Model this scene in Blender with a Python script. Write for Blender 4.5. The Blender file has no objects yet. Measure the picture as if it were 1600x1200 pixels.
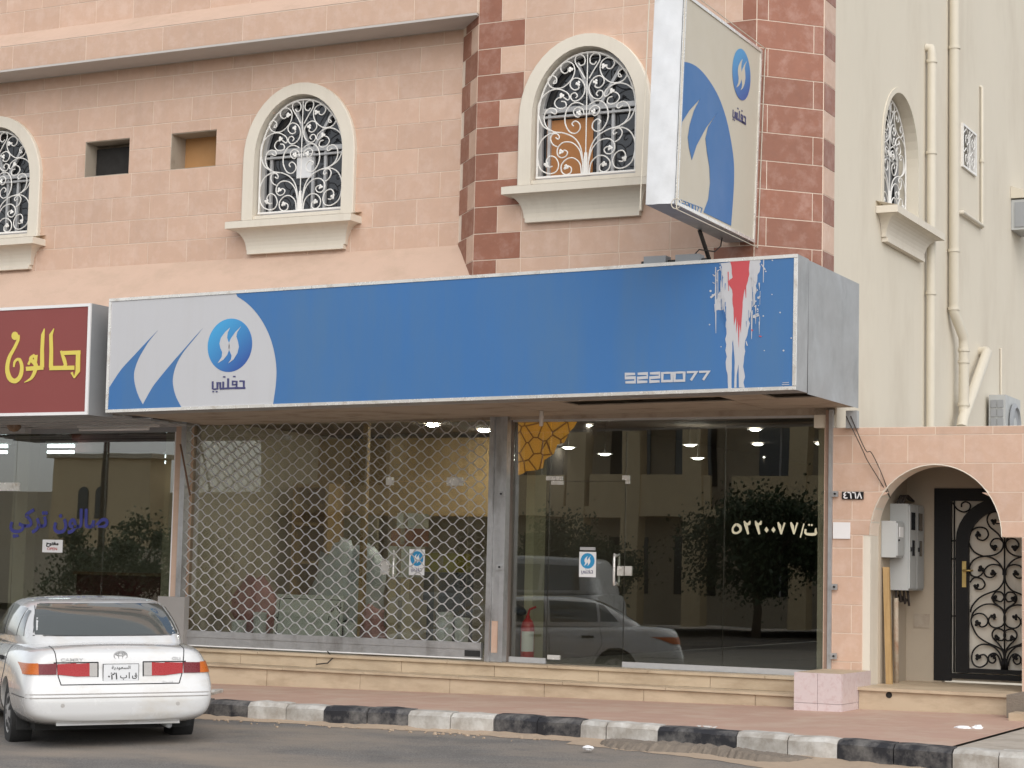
import bpy, bmesh, math, random
from mathutils import Matrix, Vector
from mathutils.bvhtree import BVHTree
R = math.radians
random.seed(7)
scene = bpy.context.scene
COL = scene.collection

# ------------------------------------------------------------------ camera
F = 3078.0                       # focal length in pixels of the 1600 px wide photograph
YAW, PITCH, ROLL = R(-27.04), R(5.40), R(-1.35)
CAM = Vector((0, -20.13, 1.5))
_f = Vector((math.sin(YAW)*math.cos(PITCH), math.cos(YAW)*math.cos(PITCH), math.sin(PITCH)))
_r = Vector((math.cos(YAW), -math.sin(YAW), 0))
_d = _f.cross(_r)
RT = math.cos(ROLL)*_r + math.sin(ROLL)*_d
DN = -math.sin(ROLL)*_r + math.cos(ROLL)*_d
cd = bpy.data.cameras.new('camera')
cam = bpy.data.objects.new('camera', cd); COL.objects.link(cam)
cd.sensor_width = 36; cd.lens = F/1600*36; cd.clip_end = 2000; cd.clip_start = .1
M = Matrix((RT, -DN, -_f)).transposed().to_4x4(); M.translation = CAM
cam.matrix_world = M
scene.camera = cam

# ------------------------------------------------------------------ sky, sun, exposure
SUN_EL, SUN_AZ = 42, 145          # azimuth: compass bearing of the sun (0 = +Y, 90 = +X)
w = bpy.data.worlds.new('World'); scene.world = w; w.use_nodes = True
nt = w.node_tree; bg = nt.nodes['Background']
sky = nt.nodes.new('ShaderNodeTexSky'); sky.sky_type = 'NISHITA'; sky.sun_disc = False
sky.sun_elevation = R(SUN_EL); sky.sun_rotation = R(SUN_AZ)
sky.air_density = 1.0; sky.dust_density = 1.6; sky.ozone_density = 1.0
hs = nt.nodes.new('ShaderNodeHueSaturation'); hs.inputs['Saturation'].default_value = .25
nt.links.new(sky.outputs[0], hs.inputs['Color']); nt.links.new(hs.outputs[0], bg.inputs[0]); bg.inputs[1].default_value = 0.15
sl = bpy.data.lights.new('sun', 'SUN'); sl.energy = 0.9; sl.angle = R(75); sl.color = (1, .965, .92)
sun = bpy.data.objects.new('sun', sl); COL.objects.link(sun)
sdir = Vector((math.sin(R(SUN_AZ))*math.cos(R(SUN_EL)), math.cos(R(SUN_AZ))*math.cos(R(SUN_EL)), math.sin(R(SUN_EL))))
sun.rotation_euler = sdir.to_track_quat('Z', 'Y').to_euler()
sun.location = (0, -10, 30)
vs = scene.view_settings
vs.view_transform = 'Standard'; vs.look = 'None'; vs.gamma = 1; vs.use_curve_mapping = False
vs.exposure = 0.5

# ------------------------------------------------------------------ helpers
def ray(px, py): return _f + RT*((px-800)/F) + DN*((py-600)/F)
def pix(px, py, Y):               # where the sight line of a photograph pixel meets the plane y = Y
    d = ray(px, py); return CAM + d*((Y-CAM.y)/d.y)
def pixx(px, py, X):
    d = ray(px, py); return CAM + d*((X-CAM.x)/d.x)
def pixz(px, py, Z):
    d = ray(px, py); return CAM + d*((Z-CAM.z)/d.z)
GLASS_Y = .10
def mir(px, py, Y):               # the point at depth Y across the street whose mirror image falls there
    p = pix(px, py, 2*GLASS_Y-Y); return Vector((p.x, Y, p.z))

WM = {}
def wm(o): return WM.get(o, Matrix())
def tag(o, label=None, cat=None, group=None, kind=None):
    if label: o['label'] = label
    if cat: o['category'] = cat
    if group: o['group'] = group
    if kind: o['kind'] = kind
    return o
def empty(name, loc, rz=0, parent=None):
    o = bpy.data.objects.new(name, None); COL.objects.link(o)
    o.empty_display_size = .2
    m = Matrix.Translation(loc) @ Matrix.Rotation(rz, 4, 'Z')
    WM[o] = m
    if parent is not None:
        o.parent = parent; m = wm(parent).inverted() @ m
    o.location = m.to_translation(); o.rotation_euler = m.to_euler()
    return o
class MB:
    def __init__(s): s.v = []; s.f = []
    def poly(s, pts):
        n = len(s.v); s.v += [tuple(p) for p in pts]; s.f.append(tuple(range(n, n+len(pts)))); return s
    def quads(s, grid, close_u=False):
        n = len(s.v); h = len(grid); w_ = len(grid[0])
        for r_ in grid: s.v += [tuple(p) for p in r_]
        for i in range(h-1):
            for j in range(w_ if close_u else w_-1):
                k = (j+1) % w_
                s.f.append((n+i*w_+j, n+i*w_+k, n+(i+1)*w_+k, n+(i+1)*w_+j))
        return s
    def prism(s, pts, vec, cap0=True):
        n = len(pts); b = len(s.v); vec = Vector(vec)
        s.v += [tuple(p) for p in pts] + [tuple(Vector(p)+vec) for p in pts]
        if cap0: s.f.append(tuple(range(b+n-1, b-1, -1)))
        s.f.append(tuple(range(b+n, b+2*n)))
        for i in range(n):
            k = (i+1) % n; s.f.append((b+i, b+k, b+n+k, b+n+i))
        return s
    def box(s, x0, x1, y0, y1, z0, z1):
        return s.prism([(x0,y0,z0),(x1,y0,z0),(x1,y1,z0),(x0,y1,z0)], (0,0,z1-z0))
    def bar(s, a, b, w_, t, up=(0,0,1)):
        a = Vector(a); b = Vector(b); d = (b-a).normalized(); up = Vector(up)
        q = d.cross(up)
        if q.length < 1e-4: q = d.cross(Vector((0,1,0)))
        q.normalize(); u = q.cross(d)
        return s.prism([a-q*w_/2-u*t/2, a+q*w_/2-u*t/2, a+q*w_/2+u*t/2, a-q*w_/2+u*t/2], b-a)
    def tube(s, pts, r, n=6, closed=False, caps=True):
        pts = [Vector(p) for p in pts]; m = len(pts); rings = []
        nrm = None
        for i, p in enumerate(pts):
            if closed: t = pts[(i+1) % m]-pts[i-1]
            else: t = pts[min(i+1, m-1)]-pts[max(i-1, 0)]
            if t.length < 1e-9: t = Vector((0,0,1))
            t.normalize()
            if nrm is None:
                nrm = t.cross(Vector((0,1,0)))
                if nrm.length < .1: nrm = t.cross(Vector((1,0,0)))
            nrm = (nrm - t*nrm.dot(t))
            if nrm.length < 1e-6: nrm = t.orthogonal()
            nrm.normalize(); bn = t.cross(nrm)
            rr = r[i] if isinstance(r, (list, tuple)) else r
            rings.append([p + (nrm*math.cos(2*math.pi*k/n)+bn*math.sin(2*math.pi*k/n))*rr for k in range(n)])
        if closed: rings.append(rings[0])
        b = len(s.v); s.quads(rings, True)
        if caps and not closed:
            s.f.append(tuple(range(b+n-1, b-1, -1))); e = b+(m-1)*n; s.f.append(tuple(range(e, e+n)))
        return s
    def lathe(s, prof, n=16, mat=None):
        mat = mat or Matrix()
        return s.quads([[mat @ Vector((r_*math.cos(2*math.pi*k/n), r_*math.sin(2*math.pi*k/n), z)) for k in range(n)] for r_, z in prof], True)
    def blob(s, c, r, n=6, seed=0, squash=(1,1,1)):
        rnd = random.Random(seed); g = []
        for i in range(n+1):
            a = math.pi*i/n; row = []
            for k in range(n+2):
                b = 2*math.pi*k/(n+2); q = r*(1+rnd.uniform(-.25,.25)) if 0 < i < n else r
                row.append((c[0]+q*math.sin(a)*math.cos(b)*squash[0], c[1]+q*math.sin(a)*math.sin(b)*squash[1], c[2]+q*math.cos(a)*squash[2]))
            g.append(row)
        return s.quads(g, True)
    def build(s, name, mat, parent=None, smooth=False, local=False, base=False, auto=None):
        """one mesh object; vertices are world coordinates unless local"""
        inv = Matrix() if (local or parent is None) else wm(parent).inverted()
        vv = [inv @ Vector(p) for p in s.v]
        lo = Vector([min(p[i] for p in vv) for i in range(3)]); hi = Vector([max(p[i] for p in vv) for i in range(3)])
        c = (lo+hi)/2
        if parent is None: c.z = lo.z
        me = bpy.data.meshes.new(name); me.from_pydata([p-c for p in vv], [], s.f)
        me.materials.append(mat)
        bm = bmesh.new(); bm.from_mesh(me); bmesh.ops.recalc_face_normals(bm, faces=bm.faces); bm.to_mesh(me); bm.free()
        if smooth:
            me.shade_smooth()
            if auto: me.set_sharp_from_angle(angle=R(auto))
        o = bpy.data.objects.new(name, me); COL.objects.link(o); o.location = c
        if parent is not None: o.parent = parent
        WM[o] = wm(parent) @ Matrix.Translation(c) if parent is not None else Matrix.Translation(c)
        return o
def copy_tree(o, parent=None):
    c = o.copy(); COL.objects.link(c); c.parent = parent
    for ch in [x for x in o.children]: copy_tree(ch, c)
    return c

# ------------------------------------------------------------------ materials
def newmat(name):
    m = bpy.data.materials.new(name); m.use_nodes = True
    return m, m.node_tree, m.node_tree.nodes['Principled BSDF']
def ramp(nt, fac, stops):
    r = nt.nodes.new('ShaderNodeValToRGB'); e = r.color_ramp.elements
    while len(e) < len(stops): e.new(.5)
    for el, (p, c) in zip(e, stops): el.position = p; el.color = (*c, 1) if len(c) == 3 else c
    nt.links.new(fac, r.inputs[0]); return r.outputs[0]
def noise(nt, scale, detail=6, rough=.6, stretch=None, vec=None):
    n = nt.nodes.new('ShaderNodeTexNoise'); n.inputs['Scale'].default_value = scale
    n.inputs['Detail'].default_value = detail; n.inputs['Roughness'].default_value = rough
    g = nt.nodes.new('ShaderNodeNewGeometry').outputs['Position'] if vec is None else vec
    if stretch:
        mp = nt.nodes.new('ShaderNodeMapping'); mp.inputs['Scale'].default_value = stretch
        nt.links.new(g, mp.inputs[0]); g = mp.outputs[0]
    nt.links.new(g, n.inputs['Vector']); return n.outputs['Fac']
def mixc(nt, fac, a, b, mode='MIX'):
    m = nt.nodes.new('ShaderNodeMix'); m.data_type = 'RGBA'; m.blend_type = mode
    for i, x in ((0, fac), (6, a), (7, b)):
        if hasattr(x, 'links'): nt.links.new(x, m.inputs[i])
        else: m.inputs[i].default_value = x if i == 0 else (*x, 1)
    return m.outputs[2]
def mat(name, col, rough=.75, var=.10, scale=4, bump=0, bscale=60, metal=0, rnd=0, stains=None, streak=None, spec=.5, coat=0):
    m, nt, p = newmat(name)
    c = tuple(col)
    out = mixc(nt, noise(nt, scale), tuple(x*(1-var) for x in c), tuple(min(1, x*(1+var)) for x in c))
    if stains:      # (colour, amount 0..1, scale, stretch)
        sc, am, ss, st = stains
        f = ramp(nt, noise(nt, ss, 8, .65, st), [(max(0,.62-am*.4), (0,0,0)), (min(1,.75-am*.2), (1,1,1))])
        out = mixc(nt, f, out, sc)
    if streak:
        sc, am = streak
        f = ramp(nt, noise(nt, 1.0, 8, .7, (6, 6, .45)), [(.5, (0,0,0)), (.85, (am,am,am))])
        out = mixc(nt, f, out, sc)
    if rnd:
        oi = nt.nodes.new('ShaderNodeObjectInfo'); mr = nt.nodes.new('ShaderNodeMapRange')
        mr.inputs[3].default_value = 1-rnd; mr.inputs[4].default_value = 1+rnd
        nt.links.new(oi.outputs['Random'], mr.inputs[0])
        hv = nt.nodes.new('ShaderNodeHueSaturation'); nt.links.new(mr.outputs[0], hv.inputs['Value'])
        nt.links.new(out, hv.inputs['Color']); out = hv.outputs[0]
    nt.links.new(out, p.inputs['Base Color'])
    rr = ramp(nt, noise(nt, scale*2.3), [(.3, (max(0,rough-.1),)*3), (.7, (min(1,rough+.1),)*3)])
    nt.links.new(rr, p.inputs['Roughness'])
    p.inputs['Metallic'].default_value = metal; p.inputs['Specular IOR Level'].default_value = spec
    if coat: p.inputs['Coat Weight'].default_value = coat; p.inputs['Coat Roughness'].default_value = .04
    if bump:
        b = nt.nodes.new('ShaderNodeBump'); b.inputs['Strength'].default_value = bump; b.inputs['Distance'].default_value = .01
        nt.links.new(noise(nt, bscale, 5), b.inputs['Height']); nt.links.new(b.outputs[0], p.inputs['Normal'])
    return m
def emit(name, col, st):
    m, nt, p = newmat(name); p.inputs['Base Color'].default_value = (*col, 1)
    p.inputs['Emission Color'].default_value = (*col, 1); p.inputs['Emission Strength'].default_value = st
    return m
def glassmat(name, tint, base=.125, top=.75, pw=2.4):
    m, nt, p = newmat(name); nt.nodes.remove(p)
    o = nt.nodes['Material Output']
    lw = nt.nodes.new('ShaderNodeLayerWeight'); lw.inputs[0].default_value = .5
    pm = nt.nodes.new('ShaderNodeMath'); pm.operation = 'POWER'; pm.inputs[1].default_value = pw
    nt.links.new(lw.outputs['Facing'], pm.inputs[0])
    mr = nt.nodes.new('ShaderNodeMapRange'); mr.inputs[3].default_value = base; mr.inputs[4].default_value = top
    nt.links.new(pm.outputs[0], mr.inputs[0])
    tr = nt.nodes.new('ShaderNodeBsdfTransparent'); tr.inputs[0].default_value = (*tint, 1)
    gl = nt.nodes.new('ShaderNodeBsdfGlossy'); gl.inputs['Roughness'].default_value = .004
    b = nt.nodes.new('ShaderNodeBump'); b.inputs['Strength'].default_value = .05; b.inputs['Distance'].default_value = .02
    nt.links.new(noise(nt, .8, 1), b.inputs['Height']); nt.links.new(b.outputs[0], gl.inputs['Normal'])
    mx = nt.nodes.new('ShaderNodeMixShader')
    nt.links.new(mr.outputs[0], mx.inputs[0]); nt.links.new(tr.outputs[0], mx.inputs[1]); nt.links.new(gl.outputs[0], mx.inputs[2])
    nt.links.new(mx.outputs[0], o.inputs[0]); return m
K = {}
K['tile'] = mat('peach_tile', (.585,.395,.29), .5, .07, 9, .12, 30, rnd=.05, stains=((.63,.45,.35), .4, 7, None), streak=((.48,.33,.25), .5))
K['red'] = mat('red_tile', (.28,.115,.07), .5, .16, 9, .15, 30, rnd=.09, stains=((.36,.19,.14), .35, 6, None))
K['grout'] = mat('grout', (.76,.635,.52), .9, .05, 8)
K['plaster'] = mat('cream_plaster', (.69,.63,.52), .9, .04, .9, .25, 120, stains=((.62,.555,.45), .35, .6, (1.2,1.2,.5)))
K['trim'] = mat('cream_trim', (.70,.64,.54), .8, .05, 5, .1, streak=((.52,.45,.36), .4))
K['render'] = mat('peach_render', (.56,.40,.305), .9, .06, 4, .3, 80, stains=((.50,.36,.27), .3, 2, (1,1,2)))
K['soffit'] = mat('grey_soffit', (.52,.49,.46), .9, .06, 3, .15)
K['iron_white'] = mat('white_iron', (.80,.78,.74), .45, .05)
K['iron_black'] = mat('black_iron', (.008,.0075,.008), .5, .2, 30, spec=.3)
K['alu'] = mat('grey_aluminium', (.50,.50,.50), .45, .12, 12, metal=.3)
K['steel'] = mat('galvanised_steel', (.50,.50,.50), .42, .22, 10, .06, 18, metal=.75, stains=((.30,.29,.28), .3, 3, (1,1,.4)))
K['rodsteel'] = mat('shutter_rod_steel', (.52,.52,.52), .45, .2, 10, metal=.5)
K['porch'] = mat('dim_porch_plaster', (.43,.365,.285), .9, .07, 1.5, .2, 90, stains=((.42,.35,.27), .35, 2, None))  # darker than the outside plaster: the porch's dimness is put into the colour
K['sheet'] = mat('galvanised_sheet', (.37,.375,.375), .5, .12, 3, .35, 1.7, metal=.35, stains=((.30,.305,.305), .3, 2.2, (1,1,.5)))
K['chrome'] = mat('polished_rail', (.80,.78,.74), .24, .12, 5, .12, 9, metal=.45, stains=((.58,.52,.45), .2, 6, None))
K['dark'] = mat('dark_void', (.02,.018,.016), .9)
K['pane'] = mat('dark_window_glass', (.018,.019,.022), .05, .05, spec=.7)
K['wood'] = mat('yellow_wood', (.44,.29,.13), .7, .18, 6, .1, stains=((.34,.2,.08), .3, 3, (6,6,.6)))
K['board'] = mat('orange_board', (.47,.25,.10), .7, .12, 5)
K['stone'] = mat('beige_stone', (.54,.43,.30), .55, .12, 3, .06, 40, rnd=.04, stains=((.42,.32,.215), .45, 2.2, (1,1,3)))
K['marble'] = mat('pink_marble', (.62,.52,.51), .4, .06, 12, stains=((.54,.40,.39), .3, 16, None), rnd=.03)
K['pave'] = mat('pink_paving', (.46,.30,.23), .75, .10, 1.6, .15, 50, stains=((.50,.37,.285), .4, 2.4, None))
K['concrete'] = mat('concrete', (.42,.37,.31), .9, .14, 3, .4, 40, stains=((.31,.27,.22), .4, 4, None))
def painted(name, paint, under, amt, sc=5):
    m = mat(name, paint, .75, .12, 6, .3, 50, stains=(under, amt, sc, None), rnd=.10); return m
K['kerb_black'] = painted('kerb_black_paint', (.022,.022,.026), (.17,.16,.15), .48, 5)
K['kerb_white'] = painted('kerb_white_paint', (.58,.56,.52), (.36,.325,.28), .60, 5)
K['sand'] = mat('sand', (.42,.32,.23), .95, .16, 8, .5, 90)
K['beige_board'] = mat('beige_board', (.40,.34,.27), .8, .08, 2, stains=((.25,.195,.145), .3, 2, (1,2,1)))
K['pvc'] = mat('cream_pipe', (.63,.575,.47), .5, .05)
K['cabinet'] = mat('grey_cabinet', (.46,.47,.46), .5, .06)
K['grey_box'] = mat('grey_box', (.30,.31,.32), .5, .08)
K['white'] = mat('white_plastic', (.80,.79,.78), .4, .03)
K['paper'] = mat('paper', (.82,.82,.82), .7, .04)
K['rubber'] = mat('black_rubber', (.02,.02,.02), .75, .2, 20)
K['cable'] = mat('dark_cable', (.045,.035,.03), .7)
K['brass'] = mat('brass', (.62,.46,.18), .35, .1, metal=.8)
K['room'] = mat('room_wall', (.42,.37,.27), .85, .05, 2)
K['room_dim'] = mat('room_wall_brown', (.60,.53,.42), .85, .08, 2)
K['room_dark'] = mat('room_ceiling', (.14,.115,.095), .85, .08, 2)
K['floor'] = mat('room_floor', (.36,.34,.31), .35, .08, 2)
K['glass'] = glassmat('shop_glass', (.80,.82,.78))
K['glass_salon'] = glassmat('salon_glass', (.74,.76,.74), base=.19)
K['red_paint'] = mat('red_paint', (.55,.02,.02), .35, .05)
K['lamp'] = emit('downlight', (1,.97,.92), 16)
K['lamp2'] = emit('stock_downlight', (1,.95,.86), 240)
K['tubelight'] = emit('tube_light', (.82,.97,1), 7)
# ground: asphalt with blown sand
def asphalt():
    m, nt, p = newmat('asphalt')
    a = mixc(nt, ramp(nt, noise(nt, 70, 4), [(.35,(0,0,0)),(.65,(1,1,1))]), (.105,.098,.09), (.25,.232,.212))
    a = mixc(nt, ramp(nt, noise(nt, 2.2, 6, .6), [(.45,(0,0,0)),(.75,(.45,.45,.45))]), a, (.09,.083,.077))
    b = mixc(nt, ramp(nt, noise(nt, .55, 8, .6, (1,1.8,1)), [(.40,(0,0,0)),(.64,(.75,.75,.75))]), a, (.31,.255,.20))
    nt.links.new(b, p.inputs['Base Color']); p.inputs['Roughness'].default_value = .9
    bu = nt.nodes.new('ShaderNodeBump'); bu.inputs['Strength'].default_value = .7; bu.inputs['Distance'].default_value = .01
    nt.links.new(noise(nt, 120, 3), bu.inputs['Height']); nt.links.new(bu.outputs[0], p.inputs['Normal']); return m
K['asphalt'] = asphalt()
# ------------------------------------------------------------------ ground, kerb, pavement
def gz(x): return .0135*(min(max(x,-24),2)+6.5)       # the street falls gently to the left
g = MB(); RDY = [400,-3.0,-4.4,-5.2,-6.2,-8,-12,-400]; RDZ = [0,0,-.004,-.035,-.07,-.085,-.09,-.09]
def road_z(x, y):
    z = RDZ[-1]
    for i in range(len(RDY)-1):
        if y >= RDY[i+1]: z = RDZ[i]+(RDZ[i+1]-RDZ[i])*(RDY[i]-y)/(RDY[i]-RDY[i+1]); break
    return z+gz(x)
g.quads([[(x,y,z+gz(x)) for x in (-400,-24,2,400)] for y, z in zip(RDY, RDZ)]); g = g.build('road', K['asphalt']); tag(g, kind='structure')
KX = []; KY = []
for px, py in ((330,1122),(420,1127),(520,1132),(769,1148),(913,1156),(1100,1172),(1309,1191),(1487,1206)):
    z = 0
    for _ in range(20): p = pixz(px, py, z); z = gz(p.x)
    KX.append(p.x); KY.append(p.y)
KY = [KY[0]]+[(KY[i-1]+KY[i]*2+KY[i+1])/4 for i in range(1, len(KY)-1)]+[KY[-1]]
KX = [-30, KX[0]-.95, KX[0]-.35] + KX + [-1.5, 4]
KY = [-1.95, -1.95, KY[0]+.02] + KY + [KY[-1]-.55, KY[-1]-1.3]
def kerb_y(x):
    for i in range(len(KX)-1):
        if x <= KX[i+1]:
            t = (x-KX[i])/(KX[i+1]-KX[i]); return KY[i]+t*(KY[i+1]-KY[i])
    return KY[-1]
PZ = .165
def kx(px):
    X = -9
    for _ in range(30):           # where the kerb face meets that photograph column
        X = pix(px, 1130, kerb_y(X)-.0).x
    return X
sw = MB()
xs = [-26+i*.5 for i in range(44)]; xs = [x for x in xs if x < -4.0] + [-4.0]
top = [(x, kerb_y(x)+.17, PZ+gz(x)+.002) for x in xs]
back = [(x, .30, PZ+gz(x)+.006) for x in xs]
sw.quads([top, back]); sw.quads([[(p[0],p[1],p[2]-.22) for p in top], top])
tag(sw.build('pavement', K['pave']), kind='structure')
cr = MB()
cr.poly([(-4.0, kerb_y(-4)+.2, PZ+.02), (4, kerb_y(4)+.2, PZ+.10), (4, .3, PZ+.10), (-4.0, -2.0, PZ+.02)])
tag(cr.build('concrete_apron', K['concrete']), kind='structure')
kerb = empty('kerb', (-9, -4, 0)); tag(kerb, kind='structure')
bounds = [(kx(a), c) for a, c in [(318,'b'),(386,'w'),(446,'w'),(505,'b'),(572,'b'),(637,'w'),(703,'w'),(770,'b'),(838,'b'),(906,'w'),(946,'w'),(1027,'b'),(1150,'w'),(1230,'w'),(1308,'b'),(1396,'b'),(1487,'w'),(1560,'w'),(1640,'w')]]
x = bounds[0][0]; seq = []
pat = ['b','w','w','b','b','w','w','b','b','w','w','b','b','w','w']
for i in range(12): seq.append((x-.52*(i+1), pat[i+1 if i else 0]))
bounds = seq[::-1] + bounds
x = bounds[-1][0]
for i in range(8): bounds.append((x+.6*(i+1), 'b' if i % 4 in (0,1) else 'w'))
rk = random.Random(3)
for (xa, c), (xb, _) in zip(bounds[:-1], bounds[1:]):
    m = MB(); a = xa+.005; b = xb-.005; ja = rk.uniform(-.012,.012); h = PZ+.014+rk.uniform(-.006,.008)
    prof = [(0,-.08),(0,.142),(.045,h),(.185,h+.006),(.185,-.08)]
    n = 4; rows = []
    for i in range(n+1):
        t = i/n; xx = a+(b-a)*t; j = 0 if i in (0,n) else rk.uniform(-.005,.005)
        e = .010 if i in (0, n) else 0
        rows.append([(xx, kerb_y(xx)+ja+q+(e if q < .2 else 0), z+gz(xx)+(j-e*.6 if z > 0 else 0)) for q, z in prof])
    m.quads(rows, True); m.poly(rows[0]); m.poly(rows[-1][::-1])
    m.build('kerb_stone', K['kerb_black' if c == 'b' else 'kerb_white'], kerb)
c = pixz(1105,1137,PZ+.01); mb = MB(); rk2 = random.Random(9)
for r0_, r1_ in ((.0,.028),(.042,.062)):
    n = 18; ring = [[(c.x+r_*1.5*math.cos(2*math.pi*k/n)*(1+rk2.uniform(-.15,.15)), c.y+.01+r_*.8*math.sin(2*math.pi*k/n), PZ+gz(c.x)+.022-.03*max(0,-math.sin(2*math.pi*k/n))*(r_/.06)) for k in range(n)] for r_ in (r0_+.001, r1_)]
    mb.quads(ring, True)
tag(mb.build('paint_blotch', K['kerb_white'], kerb), kind='stuff')
# drifted sand and the broken asphalt lip along the gutter
sd = MB(); rs = random.Random(5); r0 = []; r1 = []; r2 = []
for i in range(110):
    x = -12.1+i*.09; y = kerb_y(x)
    wd = .10+.10*math.sin(x*1.7)**2+rs.uniform(-.04,.05)+(.30 if -7.6 < x < -4.6 else 0)+max(0, min(.55, (x+6.3)*.35))
    b_ = road_z(x,y-wd); r0.append((x, y-wd, b_+.003)); r1.append((x, y-wd*.4, road_z(x,y-wd*.4)+.012+rs.uniform(0,.008))); r2.append((x, y+.02, road_z(x,y)+.024+rs.uniform(0,.016)))
sd.quads([r0, r1, r2]); o = sd.build('gutter_sand', K['sand'], smooth=True)
tag(o, 'drift of yellow sand along the foot of the painted kerb', 'sand', kind='stuff')
K['old_asphalt'] = mat('old_asphalt', (.20,.165,.13), .95, .25, 20, .8, 60)
rb = MB(); rows = [[], [], [], []]
xa, xb = kx(950), kx(1275)
for i in range(60):
    t = i/59; x = xa+(xb-xa)*t; e = math.sin(math.pi*min(1, t*1.02))**.4
    yb = kerb_y(x); k = .05*e*(.6+.6*rs.random()); wd = (.42+.10*math.sin(t*9))*(.35+.65*e)
    b_ = road_z(x, yb-wd); rows[0].append((x, yb-wd-rs.uniform(0,.05), b_-.002)); rows[1].append((x, yb-wd*.85, b_+.022+k)); rows[2].append((x, yb-wd*.45, b_+.035+k*.9)); rows[3].append((x, yb+.01, b_+.03+k*.4))
rb.quads(rows); o = rb.build('broken_asphalt', K['old_asphalt'])
tag(o, 'crumbled raised lip of old asphalt against the broken white kerb stone', 'rubble')
pb = MB()
for i in range(170):
    x = rs.uniform(-11.8, -4.2); y = kerb_y(x)-abs(rs.gauss(0,.22))-.02; pb.blob((x, y, road_z(x,y)+.008), rs.uniform(.006,.019), 3, i, (1.3,1,.7))
o = pb.build('gravel', K['sand']); tag(o, 'small stones and crumbs scattered in the gutter', 'gravel', kind='stuff')

# ------------------------------------------------------------------ steps
ST = empty('shop_steps', (-10.5, -.4, PZ)); tag(ST, 'two long beige stone steps running below the shop fronts', 'steps')
def slabs(root, name, x0, x1, y0, y1, z0, z1, ln, seed, mt=None):
    r_ = random.Random(seed); x = x0
    while x < x1-.05:
        e = min(x1, x+ln*r_.uniform(.85,1.1))
        if x1-e < .3: e = x1
        MB().box(x+.003, e-.003, y0+r_.uniform(-.003,.003), y1, z0, z1+r_.uniform(-.002,.002)).build(name, mt or K['stone'], root); x = e
slabs(ST, 'riser_slab', -22, -6.50, -.55, -.22, -.15, .272, 1.3, 1)
slabs(ST, 'tread_slab', -22, -6.50, -.585, -.21, .275, .302, 1.3, 2)
slabs(ST, 'riser_slab', -22, -6.50, -.22, .02, .303, .424, 1.25, 3)
slabs(ST, 'tread_slab', -22, -6.50, -.25, .06, .427, .457, 1.25, 4)
PL = empty('marble_plinth', (-6.25, -.5, PZ)); tag(PL, 'pink marble tiled block at the end of the shop steps', 'plinth')
MB().box(-6.49,-6.02,-.99,-.012,PZ-.01,.540).build('core', K['marble'], PL)
yF, xR = -1.0, -6.010
for (a, b) in ((-6.50,-6.257),(-6.253,-6.01)):
    for (c, d) in ((PZ,.245),(.249,.548)):
        MB().box(a,b,yF-.004,yF+.012,c,d).build('marble_tile', K['marble'], PL)
for (a, b) in ((-1.0,-.51),(-.506,-.012)):
    for (c, d) in ((PZ,.245),(.249,.548)):
        MB().box(xR-.012,xR+.006,a+.014,b,c,d).build('marble_tile', K['marble'], PL)
MB().box(-6.495,-6.012,-.985,-.015,.541,.5485).build('cap', K['stone'], PL)
ES = empty('entrance_step', (-5.2, -.2, PZ)); tag(ES, 'single beige stone step in front of the arched entrance', 'step')
MB().box(-6.0,-4.42,-.44,1.6,PZ-.02,.366).build('riser_slab', K['stone'], ES)
MB().box(-6.01,-4.405,-.475,1.35,.369,.400).build('tread_slab', K['stone'], ES)
p = pix(1389,1086,-.445); mb = MB(); mb.lathe([(.0,0),(.028,0),(.032,.004),(.032,-.012)], 12, Matrix.Translation((p.x,-.442,p.z)) @ Matrix.Rotation(R(90),4,'X'))
mb.build('drain_hole', K['dark'], ES)
LB = MB().box(-4.40,-3.6,-.9,-.2,PZ-.03,.42); o = LB.build('rough_block', K['old_asphalt']); tag(o, 'rough dark masonry block at the right edge beside the entrance step', 'block')
LB = MB().box(-4.30,-3.7,-1.25,-.95,PZ-.03,.27); o = LB.build('stone_offcut', K['stone']); tag(o, 'small beige stone piece lying at the right edge of the pavement', 'stone')

# ------------------------------------------------------------------ tiled walls
class Frame:                       # a vertical plane: origin, turned by phi about z; u along it, outward = local -y
    def __init__(s, o, phi): s.o = Vector(o); s.phi = phi; s.m = Matrix.Translation(s.o) @ Matrix.Rotation(phi, 4, 'Z')
    def w(s, u, y, z): return s.m @ Vector((u, y, z))
def rect_minus(u0, u1, z0, z1, ops):
    us = {u0, u1}; act = []
    for cu, hw, zb, zs, rise in ops:
        if cu+hw <= u0 or cu-hw >= u1 or zs+rise <= z0 or zb >= z1: continue
        act.append((cu, hw, zb, zs, rise)); n = 16 if rise else 1
        for i in range(n+1):
            u = cu-hw*math.cos(math.pi*i/n) if rise else cu-hw+2*hw*i
            if u0 < u < u1: us.add(u)
    if not act: return [[(u0,z0),(u1,z0),(u1,z1),(u0,z1)]]
    us = sorted(us); out = []
    for a, b in zip(us[:-1], us[1:]):
        if b-a < 1e-5: continue
        mid = (a+b)/2; hit = None
        for op in act:
            if abs(mid-op[0]) < op[1]: hit = op
        if not hit: out.append([(a,z0),(b,z0),(b,z1),(a,z1)]); continue
        cu, hw, zb, zs, rise = hit
        zt = lambda u: zs+rise*math.sqrt(max(0, 1-((u-cu)/hw)**2))
        ta, tb = max(z0, zt(a)), max(z0, zt(b))
        if min(ta, tb) < z1-1e-4: out.append([(a,min(ta,z1)),(b,min(tb,z1)),(b,z1),(a,z1)])
        if zb > z0+1e-4: out.append([(a,z0),(b,z0),(b,min(zb,z1)),(a,min(zb,z1))])
    return out
TILE_CACHE = {}
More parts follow.
